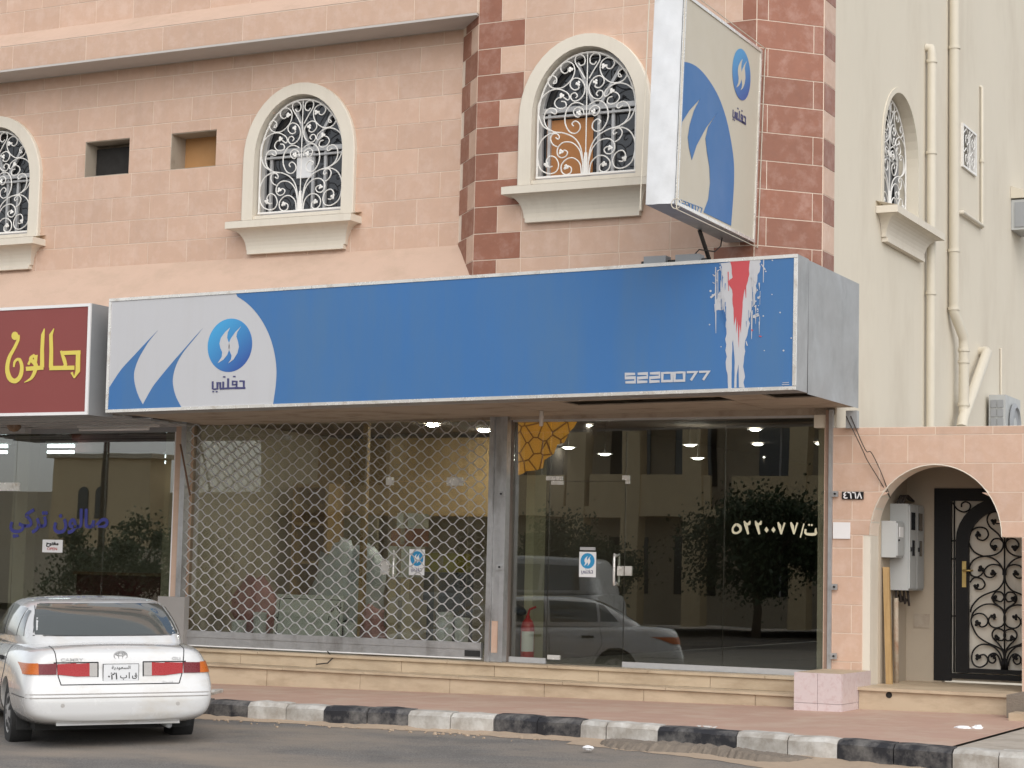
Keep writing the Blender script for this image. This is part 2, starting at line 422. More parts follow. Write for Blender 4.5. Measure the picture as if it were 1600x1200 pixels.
def tile(parent, fr, u0, u1, z0, z1, mt, ops=(), t=.004, gap=.0049, name='tile'):
    if u1-u0 < .03 or z1-z0 < .03: return
    a, b, c, d = u0+gap, u1-gap, z0+gap, z1-gap
    pol = rect_minus(a, b, c, d, ops)
    if not pol: return
    full = len(pol) == 1 and len(pol[0]) == 4 and pol[0][0] == (a, c) and pol[0][2] == (b, d)
    key = (round(b-a, 3), round(d-c, 3), t, mt.name) if full else None
    me = TILE_CACHE.get(key) if key else None
    if me is None:
        mb = MB()
        for q in pol: mb.prism([(u-a, 0, z-c) for u, z in q], (0, -t, 0), cap0=False)
        me = bpy.data.meshes.new('tile'); me.from_pydata(mb.v, [], mb.f); me.materials.append(mt)
        bm = bmesh.new(); bm.from_mesh(me); bmesh.ops.recalc_face_normals(bm, faces=bm.faces); bm.to_mesh(me); bm.free()
        if key: TILE_CACHE[key] = me
    o = bpy.data.objects.new(name, me); COL.objects.link(o); o.parent = parent
    m = wm(parent).inverted() @ fr.m @ Matrix.Translation((a, random.Random(u0*7+z0).uniform(-.0008,.0008), c))
    o.location = m.to_translation(); o.rotation_euler = m.to_euler(); return o
def wall(name, parent, fr, u0, u1, z0, z1, mt, ops=(), depth=.2):
    mb = MB()
    for q in rect_minus(u0, u1, z0, z1, ops):
        mb.prism([fr.w(u, 0, z) for u, z in q], fr.w(0, depth, 0)-fr.w(0, 0, 0))
    return mb.build(name, mt, parent)
def course(parent, fr, u0, u1, z0, z1, off, ops, mt=None, wdt=.59):
    u = u0; first = True
    e = u0+off if off > .05 else u0+wdt
    while u < u1-.02:
        e = min(e, u1)
        if u1-e < .06: e = u1
        tile(parent, fr, u, e, z0, z1, mt or K['tile'], ops); u = e; e = u+wdt

YB, YL = -1.07, -.65
XQ, X1, XS = -10.25, -6.956, -6.40
ROW, RZ0 = .2985, 4.906
BLD = empty('apartment_building', (-10.5, -1.07, PZ))
tag(BLD, 'peach tiled building with red quoins and arched grilled windows above the shops', 'building')
rows = [RZ0+ROW*k for k in range(-2, 15)]
W2 = (-8.905, 5.79); W1 = (-12.85, 5.71); W0 = (pix(-9,365,YL).x-.02, 5.70)
hole = lambda cu, zb: (cu, .66, zb-.03, zb+.68, .73)
# bay (projecting, right)
fb = Frame((XQ, YB, 0), 0)
ob = [hole(W2[0]-XQ, W2[1])]
UB = X1-XQ
bay = wall('bay_wall', BLD, fb, 0, UB, 4.0, 9.3, K['grout'], ob, .25)
for k in range(-1, 13):
    z0, z1 = RZ0+ROW*k, RZ0+ROW*(k+1); lg = k % 2 == 0
    q = .585 if lg else .292
    tile(bay, fb, 0, q, z0, z1, K['red'], ob, name='quoin_tile')
    qr = UB-(.16 if lg else .45)
    tile(bay, fb, qr, UB, z0, z1, K['red'], ob, name='quoin_tile')
    course(bay, fb, q, qr, z0, z1, .59 if lg else .30, ob)
# left chamfer of the bay
LW = .42
fl = Frame((XQ-LW, YL, 0), -R(45)); ul = LW*math.sqrt(2)
chl = wall('bay_return', BLD, fl, 0, ul, 4.0, 9.3, K['grout'], (), .05)
for k in range(-1, 13):
    z0, z1 = RZ0+ROW*k, RZ0+ROW*(k+1)
    if k % 2 == 0:
        tile(chl, fl, 0, ul*.55, z0, z1, K['red'], name='quoin_tile'); tile(chl, fl, ul*.55, ul, z0, z1, K['tile'])
    else: tile(chl, fl, ul*.18, ul, z0, z1, K['red'], name='quoin_tile')
# right chamfer and the striped return on the side
wr = .55
fc = Frame((X1, YB, 0), R(45)); uc = wr*math.sqrt(2)
chr_ = wall('corner_chamfer', BLD, fc, 0, uc, 3.4, 9.3, K['grout'], (), .05)
for k in range(-4, 13):
    z0, z1 = RZ0+ROW*k, RZ0+ROW*(k+1); s = uc*(.85 if k % 2 else .17)
    tile(chr_, fc, 0, s, z0, z1, K['red'], name='quoin_tile'); tile(chr_, fc, s, uc, z0, z1, K['red'], name='quoin_tile')
fs = Frame((XS, YB+wr, 0), R(90))
sret = wall('corner_return', BLD, fs, 0, .38, 3.42, 9.3, K['grout'], (), .05)
for k in range(-4, 13):
    tile(sret, fs, 0, .38, RZ0+ROW*k, RZ0+ROW*(k+1), K['tile' if k % 2 == 0 else 'red'], name='quoin_tile')
# recessed wall, left
XL = -19.5
fw = Frame((XL, YL, 0), 0)
nich = [(pix(134,223,YL), pix(201,272,YL)), (pix(268,207,YL), pix(337,260,YL))]
ow = [hole(W1[0]-XL, W1[1]), hole(W0[0]-XL, W0[1])]
for a, b in nich: ow.append(((a.x+b.x)/2-XL, (b.x-a.x)/2, 6.335, 6.795, 0))
UW = XQ-LW-XL
rec = wall('recessed_wall', BLD, fw, 0, UW, 4.0, 9.3, K['grout'], ow, .25)
LZ0 = 5.143
for k in range(0, 9):
    z0, z1 = LZ0+ROW*k, min(LZ0+ROW*(k+1), 7.685)
    course(rec, fw, 0.6, UW, z0, z1, .59 if k % 2 else .30, ow)
for i, (a, b) in enumerate(nich):
    mb = MB(); x0, x1, z0, z1 = a.x-.004, b.x+.004, 6.333, 6.797
    t = .012
    mb.box(x0,x1,YL+.004,YL+.30,z1-t,z1); mb.box(x0,x1,YL+.004,YL+.30,z0,z0+t); mb.box(x0,x0+t,YL+.004,YL+.30,z0+t,z1-t); mb.box(x1-t,x1,YL+.004,YL+.30,z0+t,z1-t)
    n = mb.build('wall_niche', K['beige_board'], BLD)
    if i == 0: MB().box(x0+.03,x1-.015,YL+.20,YL+.29,z0+.015,z1-.06).build('opening', K['dark'], n); MB().box(x0,x1,YL+.291,YL+.31,z0,z1).build('niche_back', K['beige_board'], n)
    else: MB().box(x0,x1,YL+.29,YL+.31,z0,z1).build('board', K['board'], n)
# battered ledge below the recessed wall
zt, zb = 5.17, 4.45
mb = MB(); mb.quads([[(XL, YL-.012, zt),(XQ-LW, YL-.012, zt)], [(XL, YB-.18, zb),(XQ+.22, YB-.18, zb)]])
mb.quads([[(XL, YL-.012, zt),(XQ-LW, YL-.012, zt)], [(XL, YL+.1, zt),(XQ-LW, YL+.1, zt)]])
led = mb.build('sloped_ledge', K['render'], BLD)
# overhanging band upper left: soffit, fascia, weathered slope, wall above
SOF, FY = 7.70, -1.11
MB().box(XL, XQ-.01, FY-.006, YL-.012, SOF-.012, SOF+.012).build('soffit', K['soffit'], BLD)
ff = Frame((XL, FY, 0), 0); UF = XQ-XL-.003
fas = wall('fascia', BLD, ff, 0, UF, SOF+.013, 8.02, K['grout'], (), .2)
course(fas, ff, .3, UF, SOF+.014, 8.015, 1.05, (), wdt=1.18)
mb = MB(); mb.quads([[(XL, FY-.004, 8.022),(XQ-.004, FY-.004, 8.022)], [(XL, FY+.36, 8.30),(XQ-.004, FY+.36, 8.30)]])
mb.build('weathered_slope', K['render'], BLD)
fu = Frame((XL, FY+.36, 0), 0)
up = wall('upper_wall', BLD, fu, 0, UF-.2, 8.28, 9.3, K['grout'], (), .2)
for k in range(3): course(up, fu, .3, UF-.2, 8.29+ROW*k, 8.29+ROW*(k+1), .59 if k % 2 else .3, ())
# plain plaster side of the building
SWIN = (2.44, 5.85); 
fside = Frame((XS-.004, 0, 0), R(90))
osd = [(SWIN[0], .66*1.17, SWIN[1]-.03, SWIN[1]+.68, .73)]
sm = (pixx(1502,193,XS), pixx(1523,275,XS)); osd.append(((sm[0].y+sm[1].y)/2, (sm[1].y-sm[0].y)/2, 6.925, 7.51, 0))
side = wall('side_wall', BLD, fside, .02, 45, 3.09, 12.3, K['plaster'], osd, .25)
MB().box(XS-.25, XS-.0045, -.139, .0195, 3.42, 12.3).build('side_wall', K['plaster'], BLD)
MB().box(XS-.30, XS-.02, .32, 45, 0, 3.088).build('side_wall_base', K['plaster'], BLD)
MB().box(XL, XS-.3, YL+.3, 16, 9.2, 9.32).build('roof_slab', K['soffit'], BLD)

# ------------------------------------------------------------------ arched windows with scroll grilles
def arch_path(hw, zb, zs, rise, n=18):
    return [(-hw, zb)] + [(-hw*math.cos(math.pi*i/n), zs+rise*math.sin(math.pi*i/n)) for i in range(n+1)] + [(hw, zb)]
def smooth(pts, n=5, closed=False):            # Catmull-Rom through 2-D points
    out = []; m = len(pts)
    for i in range(m-1):
        p0, p1, p2, p3 = pts[max(i-1,0)], pts[i], pts[i+1], pts[min(i+2,m-1)]
        for k in range(n):
            t = k/n
            out.append(tuple(.5*((2*p1[j])+(-p0[j]+p2[j])*t+(2*p0[j]-5*p1[j]+4*p2[j]-p3[j])*t*t+(-p0[j]+3*p1[j]-3*p2[j]+p3[j])*t**3) for j in range(2)))
    out.append(tuple(pts[-1])); return out
SCROLL = [  # left half, measured on the grille beside the upright sign (enlarged pixels)
 [(470,345),(440,295),(413,252),(415,217),(443,204),(467,222),(466,256),(444,268),(431,254)],
 [(296,352),(283,372),(300,368),(300,340),(275,328),(252,350),(260,385),(290,402),(340,395),(388,352),(408,302),(400,262),(370,246),(337,260),(326,290),(345,313),(368,305),(370,285)],
 [(425,378),(433,400),(407,411),(383,390),(386,360),(412,341),(446,352),(467,388),(464,430),(440,464),(407,477),(386,460),(389,436),(410,428),(424,444),(414,458)],
 [(330,478),(352,482),(358,506),(335,522),(305,514),(290,490),(304,463),(336,452),(366,470),(378,455),(362,425),(305,406),(243,430),(198,490),(190,560),(222,622),(270,652)],
 [(268,540),(292,552),(303,540),(292,522),(262,520),(238,542),(228,582),(243,628),(285,656),(345,664),(405,692),(440,742),(453,810),(455,905)],
 [(432,535),(444,548),(430,570),(408,560),(402,532),(426,512),(456,526),(462,556)],
 [(462,500),(425,485),(385,498),(356,545),(352,605),(376,654),(410,666),(438,642),(437,610),(413,593),(393,608),(402,624)],
 [(296,690),(312,700),(318,684),(303,668),(278,672),(266,700),(282,732),(306,744)],
 [(330,662),(270,666),(220,700),(187,760),(185,820),(208,876),(255,902),(298,890),(314,850),(296,808),(262,800),(242,828),(256,862),(278,858)],
 [(453,830),(437,765),(397,722),(345,718),(312,746),(306,785),(326,808),(355,800),(366,776),(348,764),(332,778)],
 [(447,900),(438,842),(402,810),(362,816),(331,850),(332,890),(356,908),(384,896),(388,868),(366,856),(350,870)],
]
LEAVES = [(386,292),(430,374),(333,446),(434,545),(330,774),(244,850),(360,864)]
def grille_local():
    a = pix(790+470/3.75, 30+905/3.75, YB); cx, cz = a.x, a.z
    def cv(p):
        q = pix(790+p[0]/3.75, 30+p[1]/3.75, YB); t = (q.x-cx)+.0; z = q.z-cz
        return t, z
    return [[cv(p) for p in st] for st in SCROLL], [cv(p) for p in LEAVES]
STROKES, LEAFS = grille_local()
ghw, gzs, gri = .585, .66, .69
def make_window(parent, loc, rz, orange=False, first=None):
    if first:
        w_ = copy_tree(first, parent)
    else:
        mb = MB(); po = arch_path(.79, -.129, .66, .88-.0, 22); pi_ = arch_path(.625, -.129, .66, .74, 22)
        mb.quads([[(x,-.002,z) for x,z in po], [(x,-.055,z) for x,z in po], [(x*1.0,-.065,z) for x,z in [(a*.985,b) for a,b in po]], [(x,-.065,z) for x,z in pi_], [(x,.20,z) for x,z in pi_]])
        w_ = mb.build('window', K['trim'], parent, local=True); c0 = w_.location.copy()
        for v in w_.data.vertices: v.co += c0
        def add(mb, name, m, smooth_=False):
            o = mb.build(name, m, w_, local=True, smooth=smooth_, auto=40); return o
        mb = MB(); mb.prism([(-.885,-.25,-.212),(.885,-.25,-.212),(.885,-.25,-.130),(-.885,-.25,-.130)], (0,.25,0))
        mb.prism([(-.885,-.25,-.1299),(.885,-.25,-.1299),(.885,.16,-.03),(-.885,.16,-.03)], (0,0,-.0))
        mb.box(-.63,.63,-.03,.2,-.12,-.035)
        add(mb, 'sill', K['trim'])
        mb = MB(); g_ = []
        for i in range(9):
            a = math.pi/2*i/8; hx = .85-.15*math.sin(a); y = -.225+.17*math.sin(a); z = -.2125-.23*(1-math.cos(a))-.01*i/8
            g_.append([(-hx,0,z),(-hx,y,z),(hx,y,z),(hx,0,z)])
        mb.quads(g_); mb.poly(g_[-1]); add(mb, 'corbel', K['trim'])
        mb = MB(); mb.box(-.68,.68,-.07,0,-.505,-.454); add(mb, 'corbel_foot', K['trim'])
        gm = MB(); gy = .015
        fr_ = [(x,gy,z) for x,z in arch_path(ghw, .0, gzs, gri, 24)]
        gm.tube(fr_, .011, 6); gm.bar((-ghw-.01,gy,.0),(ghw+.01,gy,.0),.02,.022)
        gm.tube([(0,gy,.0),(0,gy,gzs+gri)], .007, 5)
        for dx in (-.018,-.009,.009,.018): gm.tube([(dx,gy-.004,.0),(dx,gy-.004,.16),(dx*.6,gy,.24)], .0065, 4)
        for st in STROKES:
            for sg in (1,-1):
                s2 = smooth([(min(max(x,-ghw+.006),-.004)*sg, z) for x, z in st], 4)
                gm.tube([(x,gy,z) for x, z in s2], .0075, 5)
        add(gm, 'grille', K['iron_white'], True)
        lm = MB()
        for i, (x, z) in enumerate(LEAFS):
            for sg in (1,-1):
                for a in (0,2.1,4.2): lm.blob((sg*x+.016*math.cos(a+i), gy-.012, z+.016*math.sin(a+i)), .017, 4, i, (1,.45,1))
        add(lm, 'grille_leaves', K['iron_white'], True)
        sm_ = MB(); fy = .13
        pth = arch_path(.60, -.03, .66, .71, 20)
        for a, b in zip(pth[:-1], pth[1:]): sm_.bar((a[0],fy,a[1]),(b[0],fy,b[1]),.05,.045,(0,1,0))
        sm_.bar((-.6,fy,.76),(.6,fy,.76),.055,.05,(0,1,0)); sm_.bar((-.6,fy,.69),(.6,fy,.69),.025,.05,(0,1,0))
        sm_.bar((-.6,fy,.0),(.6,fy,.0),.05,.05,(0,1,0))
        for x in (-.50,.10,.27): sm_.bar((x,fy+.01,0),(x,fy+.01,.74),.035,.035,(0,1,0))
        sm_.bar((.05,fy,.76),(-.17,fy,1.28),.035,.035,(0,1,0)); sm_.bar((.10,fy,.76),(.36,fy,1.20),.035,.035,(0,1,0))
        add(sm_, 'sash', K['alu'])
        pm = MB(); pm.prism([(x,.165,z) for x, z in arch_path(.62,-.05,.66,.72,20)], (0,.01,0)); add(pm, 'pane', K['pane'])
    m = wm(parent).inverted() @ Matrix.Translation(loc) @ Matrix.Rotation(rz, 4, 'Z')
    w_.location = m.to_translation(); w_.rotation_euler = m.to_euler(); WM[w_] = Matrix.Translation(loc) @ Matrix.Rotation(rz, 4, 'Z')
    return w_
win = make_window(BLD, (W1[0], YL, W1[1]), 0)
w2 = make_window(BLD, (W2[0], YB, W2[1]), 0, first=win)
mb = MB(); mb.box(-.54,.02,.155,.162,.02,.66); mb.build('curtain', mat('orange_curtain', (.42,.19,.07), .8), w2, local=True)
make_window(BLD, (W0[0], YL, W0[1]), 0, first=win)
ws = make_window(BLD, (XS, SWIN[0], SWIN[1]), R(90), first=win)
mb = MB(); po = arch_path(.70, -.129, .66, .80, 22); pi_ = arch_path(.625, -.129, .66, .74, 22)      # flush plaster surround, deeper reveal
mb.quads([[(x,.004,z) for x,z in po], [(x,-.006,z) for x,z in po], [(x,-.006,z) for x,z in pi_], [(x,.33,z) for x,z in pi_]])
ws.scale = (1.17,1,1); tmp = mb.build('window', K['plaster'], BLD, local=True); me = tmp.data; off_ = tmp.location.copy()
for v in me.vertices: v.co += off_
bpy.data.objects.remove(tmp); ws.data = me
for ch in ws.children:
    if ch.name.split('.')[0] in ('grille','grille_leaves','sash','pane'): ch.location.y += .13
mb = MB(); mb.box(-.13,.08,.12,.16,.42,.72); o = mb.build('hanging_bag', K['paper'], win, local=True)
# small square window high on the side wall
yc = (sm[0].y+sm[1].y)/2; hw = (sm[1].y-sm[0].y)/2
sw_ = MB(); 
for a, b, c, d in ((-hw,hw,6.927,6.955),(-hw,hw,7.48,7.508),(-hw,-hw+.03,6.955,7.48),(hw-.03,hw,6.955,7.48)):
    sw_.box(XS-.10, XS+.03, yc+a, yc+b, c, d)
sw = sw_.build('window', K['iron_white'], BLD)
MB().box(XS-.16,XS-.14,yc-hw,yc+hw,6.93,7.5).build('pane', K['pane'], sw)
gm = MB()
for k in range(2):
    for sg in (-1,1):
        c = Vector((XS+.02, yc+sg*hw*.45, 7.08+.26*k)); 
        gm.tube([c+Vector((0,(.02+.012*t)*math.cos(t*1.0)*1.1,(.02+.014*t)*math.sin(t*1.0))) for t in range(0,10)], .008, 4)
gm.tube([(XS+.02,yc,6.95),(XS+.02,yc,7.49)], .009, 4); gm.build('grille', K['iron_white'], sw)
# ------------------------------------------------------------------ lettering helpers
def ribbon(pts, wd):               # 2-D polyline -> polygon of constant or varying width
    n = len(pts); L = []; Rr = []
    for i, p in enumerate(pts):
        a = pts[max(i-1,0)]; b = pts[min(i+1,n-1)]
        dx, dy = b[0]-a[0], b[1]-a[1]; l = math.hypot(dx, dy) or 1
        w_ = wd[i] if isinstance(wd, (list, tuple)) else wd
        if 0 < i < n-1:           # mitre
            d1 = Vector((p[0]-a[0], p[1]-a[1])).normalized(); d2 = Vector((b[0]-p[0], b[1]-p[1])).normalized()
            k = max(.5, math.sqrt(max(.05, (1+d1.dot(d2))/2))); w_ = w_/k
        L.append((p[0]-dy/l*w_/2, p[1]+dx/l*w_/2)); Rr.append((p[0]+dy/l*w_/2, p[1]-dx/l*w_/2))
    return L, Rr
def flat(name, Y, m, parent, polys=(), strokes=(), cv=None, off=.004, th=.003):
    """flat print or cut letters lying on the plane y = Y"""
    mb = MB(); cv = cv or (lambda p: pix(p[0], p[1], Y))
    P = lambda p: Vector((cv(p).x, Y-off, cv(p).z))
    for q in polys: mb.prism([P(p) for p in q], (0,-th,0))
    for k_, (pts, wd) in enumerate(strokes):
        if isinstance(wd, list) and len(pts) > 4:
            s3 = smooth([(p[0], p[1]) for p in pts], 4); w3 = [q[1] for q in smooth([(i, v) for i, v in enumerate(wd)], 4)]; pts, wd = s3, w3
        L, Rr = ribbon(pts, wd); dv = Vector((0,-.00035*(k_+1),0))
        a = [P(p) for p in L]; b = [P(p) for p in Rr]
        for i in range(len(a)-1):
            mb.prism([a[i]+dv, a[i+1]+dv, b[i+1]+dv, b[i]+dv], (0,-th,0))
    return mb.build(name, m, parent)
def zoomed(x0, y0, s): return lambda p: (x0+p[0]/s, y0+p[1]/s)
def zp(z, pts): return [z(p) for p in pts]
def text_obj(name, body, m, parent, loc, size, rot=(R(90),0,0), off=0.0, sx=1, ext=.002, align='CENTER'):
    c = bpy.data.curves.new(name, 'FONT'); c.body = body; c.size = size; c.align_x = align; c.align_y = 'CENTER'; c.offset = off; c.extrude = ext; c.resolution_u = 4
    t = bpy.data.objects.new(name, c); COL.objects.link(t)
    me = bpy.data.meshes.new_from_object(t.evaluated_get(bpy.context.evaluated_depsgraph_get())); bpy.data.objects.remove(t)
    me.materials.clear(); me.materials.append(m); me.name = name
    o = bpy.data.objects.new(name, me); COL.objects.link(o)
    mm = Matrix.Translation(loc) @ Matrix.Rotation(rot[2],4,'Z') @ Matrix.Rotation(rot[0],4,'X') @ Matrix.Diagonal((sx,1,1,1))
    if parent is not None: o.parent = parent; mm = wm(parent).inverted() @ mm
    o.matrix_basis = mm; return o
K['blue'] = mat('sign_blue', (.055,.165,.385), .42, .06, .6, stains=((.072,.172,.345), .5, .6, (3,1,.5)), streak=((.085,.17,.31), .35), spec=.3)
K['sgrey'] = mat('sign_white', (.52,.52,.535), .4, .03, 1, streak=((.46,.45,.44), .4))
K['sred'] = mat('sign_maroon', (.245,.058,.052), .45, .06, 1)
K['yel'] = mat('sign_yellow', (.70,.58,.11), .4, .05)
K['navy'] = mat('sign_navy', (.06,.06,.16), .5)
K['scarlet'] = mat('sign_scarlet', (.52,.075,.085), .45, .06)
K['face_cream'] = mat('blade_cream', (.56,.51,.41), .45, .05, 1.5)
K['foil'] = mat('foil_sheet', (.78,.785,.79), .38, .05, 3, .4, 4, metal=.25)
def gradient_blue(name, c0, c1, a, b):
    m, nt, p = newmat(name)
    g_ = nt.nodes.new('ShaderNodeNewGeometry'); mp = nt.nodes.new('ShaderNodeVectorMath'); mp.operation = 'DOT_PRODUCT'
    d = Vector(b)-Vector(a); l2 = d.length_squared; mp.inputs[1].default_value = d/l2
    nt.links.new(g_.outputs['Position'], mp.inputs[0])
    ad = nt.nodes.new('ShaderNodeMath'); ad.operation = 'ADD'; ad.inputs[1].default_value = -Vector(a).dot(d)/l2
    nt.links.new(mp.outputs['Value'], ad.inputs[0])
    nt.links.new(ramp(nt, ad.outputs[0], [(0, c0), (1, c1)]), p.inputs['Base Color']); p.inputs['Roughness'].default_value = .4
    return m
# ------------------------------------------------------------------ long blue sign
SY = -2.03
cTL, cBL, cTR, cBR = pix(172,467,SY), pix(166,645,SY), pix(1247,397,SY), pix(1244,609,SY)
SG = empty('blue_shop_sign', ((cBL.x+cBR.x)/2, SY, cBL.z)); tag(SG, 'long blue light box sign with white flame logo and phone number 5220077', 'sign')
MB().prism([cBL, cBR, cTR, cTL], (0,.33,0)).build('case', K['sheet'], SG)
ins = .035
fBL, fBR = cBL+Vector((ins,0,ins)), cBR+Vector((-ins,0,ins)); fTL, fTR = cTL+Vector((ins,0,-ins)), cTR+Vector((-ins,0,-ins))
MB().prism([p+Vector((0,-.006,0)) for p in (fBL,fBR,fTR,fTL)], (0,-.004,0)).build('white_panel', K['sgrey'], SG)
for a, b in ((cTL,cTR),(cBL,cBR),(cTL,cBL),(cTR,cBR)):
    d = (b-a).normalized(); q = d.cross(Vector((0,1,0))); c = (cTL+cBR)/2
    if (c-(a+b)/2).dot(q) < 0: q = -q
    L = (b-a).length; n = max(1, round(L/2.4)); e = .0 if abs(d.x) > .5 else .036
    for i in range(n):
        p0 = a+d*(e+(L-2*e)*i/n+.002); p1 = a+d*(e+(L-2*e)*(i+1)/n-.002)
        mb = MB(); mb.prism([p0, p1, p1+q*.034, p0+q*.034], (0,-.02,0)); mb.build('edge_trim', K['chrome'], SG)
z5 = zoomed(160,440,5)
arc = [(1048,112),(1120,158),(1190,224),(1250,305),(1300,400),(1335,500),(1356,600),(1365,700),(1360,800),(1347,900),(1337,968)]
inpl = lambda p: p
zs_ = zp(z5, smooth(arc, 4))
toppx = lambda: (1239,404); 
def edgepx(P):                     # photograph pixel of a point (only to close the painted outline on the panel edge)
    v = P-CAM; d = v.dot(_f); return (800+F*v.dot(RT)/d, 600+F*v.dot(DN)/d)
e_tr, e_br = edgepx(fTR), edgepx(fBR); e_tl, e_bl = edgepx(fTL), edgepx(fBL)
tx = lambda x: (x, e_tl[1]+(e_tr[1]-e_tl[1])*(x-e_tl[0])/(e_tr[0]-e_tl[0]))
bx_ = lambda x: (x, e_bl[1]+(e_br[1]-e_bl[1])*(x-e_bl[0])/(e_br[0]-e_bl[0]))
zs_[0] = tx(zs_[0][0]); zs_[-1] = bx_(zs_[-1][0])
flat('blue_panel', SY, K['blue'], SG, [zs_ + [e_br, e_tr]], off=.0105, th=.002)
f1 = [(150,690),(250,580),(345,478),(438,382)]; 
fl_ = [(58,828)]+smooth([(58,828)]+f1, 4)[1:]+smooth([(438,382),(370,465),(310,560),(272,640),(252,720),(258,800),(285,890),(321,960)], 4)[1:] \
    + smooth([(321,960),(345,915),(400,820),(470,730),(560,622),(650,520),(720,440),(788,366)], 4)[1:] + smooth([(788,366),(720,450),(650,535),(600,612),(570,685),(555,760),(560,830),(582,905),(622,982)], 4)[1:]
fl_ = zp(z5, fl_); fl_[0] = (e_bl[0]+(e_tl[0]-e_bl[0])*.3, fl_[0][1]); fl_[-1] = bx_(fl_[-1][0])
flat('flame_swoosh', SY, K['blue'], SG, [fl_ + [e_bl]], off=.0105, th=.002)
def disc_logo(parent, c, r, Y, cvt=None, name='logo_disc'):
    pts = [Vector((c.x+r*math.cos(a), Y-.0105, c.z+r*math.sin(a))) for a in [2*math.pi*k/48 for k in range(48)]]
    o = MB().prism(pts, (0,-.002,0)).build(name, gradient_blue('logo_blue', (.06,.33,.62), (.035,.10,.34), (c.x-r*.5,Y,c.z+r*.7), (c.x+r*.6,Y,c.z-r*.7)), parent)
    return o
LF = [(1003,360),(965,395),(932,440),(920,485),(928,520),(942,552),(938,590),(905,640),(950,612),(980,575),(997,532),(1000,503),(993,478),(980,440),(985,400)]
RF = [(1090,350),(1045,395),(1010,445),(994,480),(992,520),(1000,545),(1015,580),(1010,610),(988,640),(1030,610),(1060,560),(1072,510),(1065,470),(1052,430),(1060,395)]
cc = pix(*z5((1000,498)), SY); rr = (pix(*z5((1177,498)), SY).x-pix(*z5((823,498)), SY).x)/2
disc_logo(SG, cc, rr*.98, SY)
flat('logo_flame', SY, K['sgrey'], SG, [zp(z5, LF), zp(z5, RF)], off=.013, th=.002)
# the shop name in square letters
NAME = [([(1122,832),(1050,832)],15),([(1076,778),(1110,778),(1110,832)],13),([(1112,832),(1040,832),(1040,836)],13),
        ([(1054,832),(1054,780),(1022,780),(1022,806),(1054,806)],12),([(1027,742),(1045,742)],10),([(1054,832),(990,834)],14),
        ([(988,757),(988,834)],15),([(990,834),(945,836)],14),([(950,782),(950,836)],14),([(948,745),(967,745)],10),
        ([(945,836),(925,838)],14),([(927,838),(927,790),(905,790),(905,838),(872,842)],12),([(868,780),(868,842)],13),([(866,860),(880,860)],9),([(892,860),(906,860)],9)]
flat('shop_name', SY, K['navy'], SG, strokes=[(zp(z5, s), wd/5) for s, wd in NAME], off=.0105, th=.003)
# 5220077 in wide square digits
SEG = {'5': [[(1,0),(.0,0),(0,.46),(1,.46),(1,1),(0,1)]], '2': [[(0,0),(1,0),(1,.47),(0,.53),(0,1),(1,1)]], '0': [[(.5,0),(1,0),(1,1),(0,1),(0,0),(.5,0)]], '7': [[(0,0),(1,0),(.42,1)]]}
def digits(s, x0, y0, x1, y1, h, cw=.74, skew=0):
    out = []; n = len(s)
    for i, ch in enumerate(s):
        for st in SEG[ch]:
            out.append([(x0+(x1-x0)*(i+u*cw)/n, y0+(y1-y0)*(i+u*cw)/n+v*h) for u, v in st])
    return out
z9 = zoomed(950,390,3.9)
flat('phone_number', SY, K['sgrey'], SG, strokes=[(zp(z9, s), 3.5) for s in digits('5220077', 110,760, 634,744, 50, .78)], off=.0135, th=.003)
# paint splash
z3 = zoomed(880,380,3.3333)
rs = random.Random(11)
def ragged(pts, amp, n=4):
    out = []
    for a, b in zip(pts[:-1], pts[1:]):
        for k in range(n):
            t = k/n; out.append((a[0]+(b[0]-a[0])*t+rs.uniform(-amp,amp), a[1]+(b[1]-a[1])*t+rs.uniform(-amp,amp)*.5))
    out.append(pts[-1]); return out
wl = [(822,106),(836,180),(815,250),(802,300),(800,350),(842,346),(850,400),(850,500),(852,620),(862,757)]
wi = [(880,756),(880,650),(884,520),(888,500),(896,620),(894,754)]
wr_ = [(945,751),(945,640),(951,540),(970,420),(984,345),(1006,290),(1013,200),(1026,130),(1027,84)]
poly = ragged(wl,4)+ragged(wi,1)+[(905,753),(906,690),(916,630),(918,752)]+ragged(wr_,6)
flat('white_splash', SY, K['sgrey'], SG, [zp(z3, poly)],
     strokes=[(zp(z3, s), wd) for s, wd in [([(797,125),(797,300),(798,470)],[1.2,2.4,.6]),([(809,150),(808,330)],[.8,1.4]),([(985,350),(984,500)],[3.2,.6]),([(1047,84),(1045,205)],[1.6,.7]),([(1035,110),(1055,140)],[1,2]),([(770,285),(800,262)],[3,2.4]),([(990,385),(1022,372)],[4,5]),([(955,510),(962,535)],[1,1.6])]], off=.0135, th=.002)
st_ = []
for k in range(46):
    sd_ = rs.random() < .55
    x = rs.uniform(792,838) if sd_ else rs.uniform(985,1030); y = rs.uniform(105,330) if sd_ else rs.uniform(110,420)
    if rs.random() < .5: st_.append((zp(z3, [(x,y),(x+rs.uniform(-2,2),y+rs.uniform(25,80))]), [rs.uniform(.6,2.2), .3]))
    else: st_.append((zp(z3, [(x,y),(x+rs.uniform(-18,18),y+rs.uniform(-14,14))]), [rs.uniform(.8,2.4), .5]))
tag(flat('white_streak', SY, K['sgrey'], SG, strokes=st_, off=.0142, th=.0015), kind='stuff')
tag(flat('blue_streak', SY, K['blue'], SG, strokes=[(zp(z3, [(x,y),(x+rs.uniform(-2,2),y+rs.uniform(20,70))]), [rs.uniform(.4,1.3), .3]) for x, y in [(rs.uniform(822,850) if rs.random()<.5 else rs.uniform(955,1010), rs.uniform(170,420)) for _ in range(22)]], off=.0162, th=.0015), kind='stuff')
sp = []
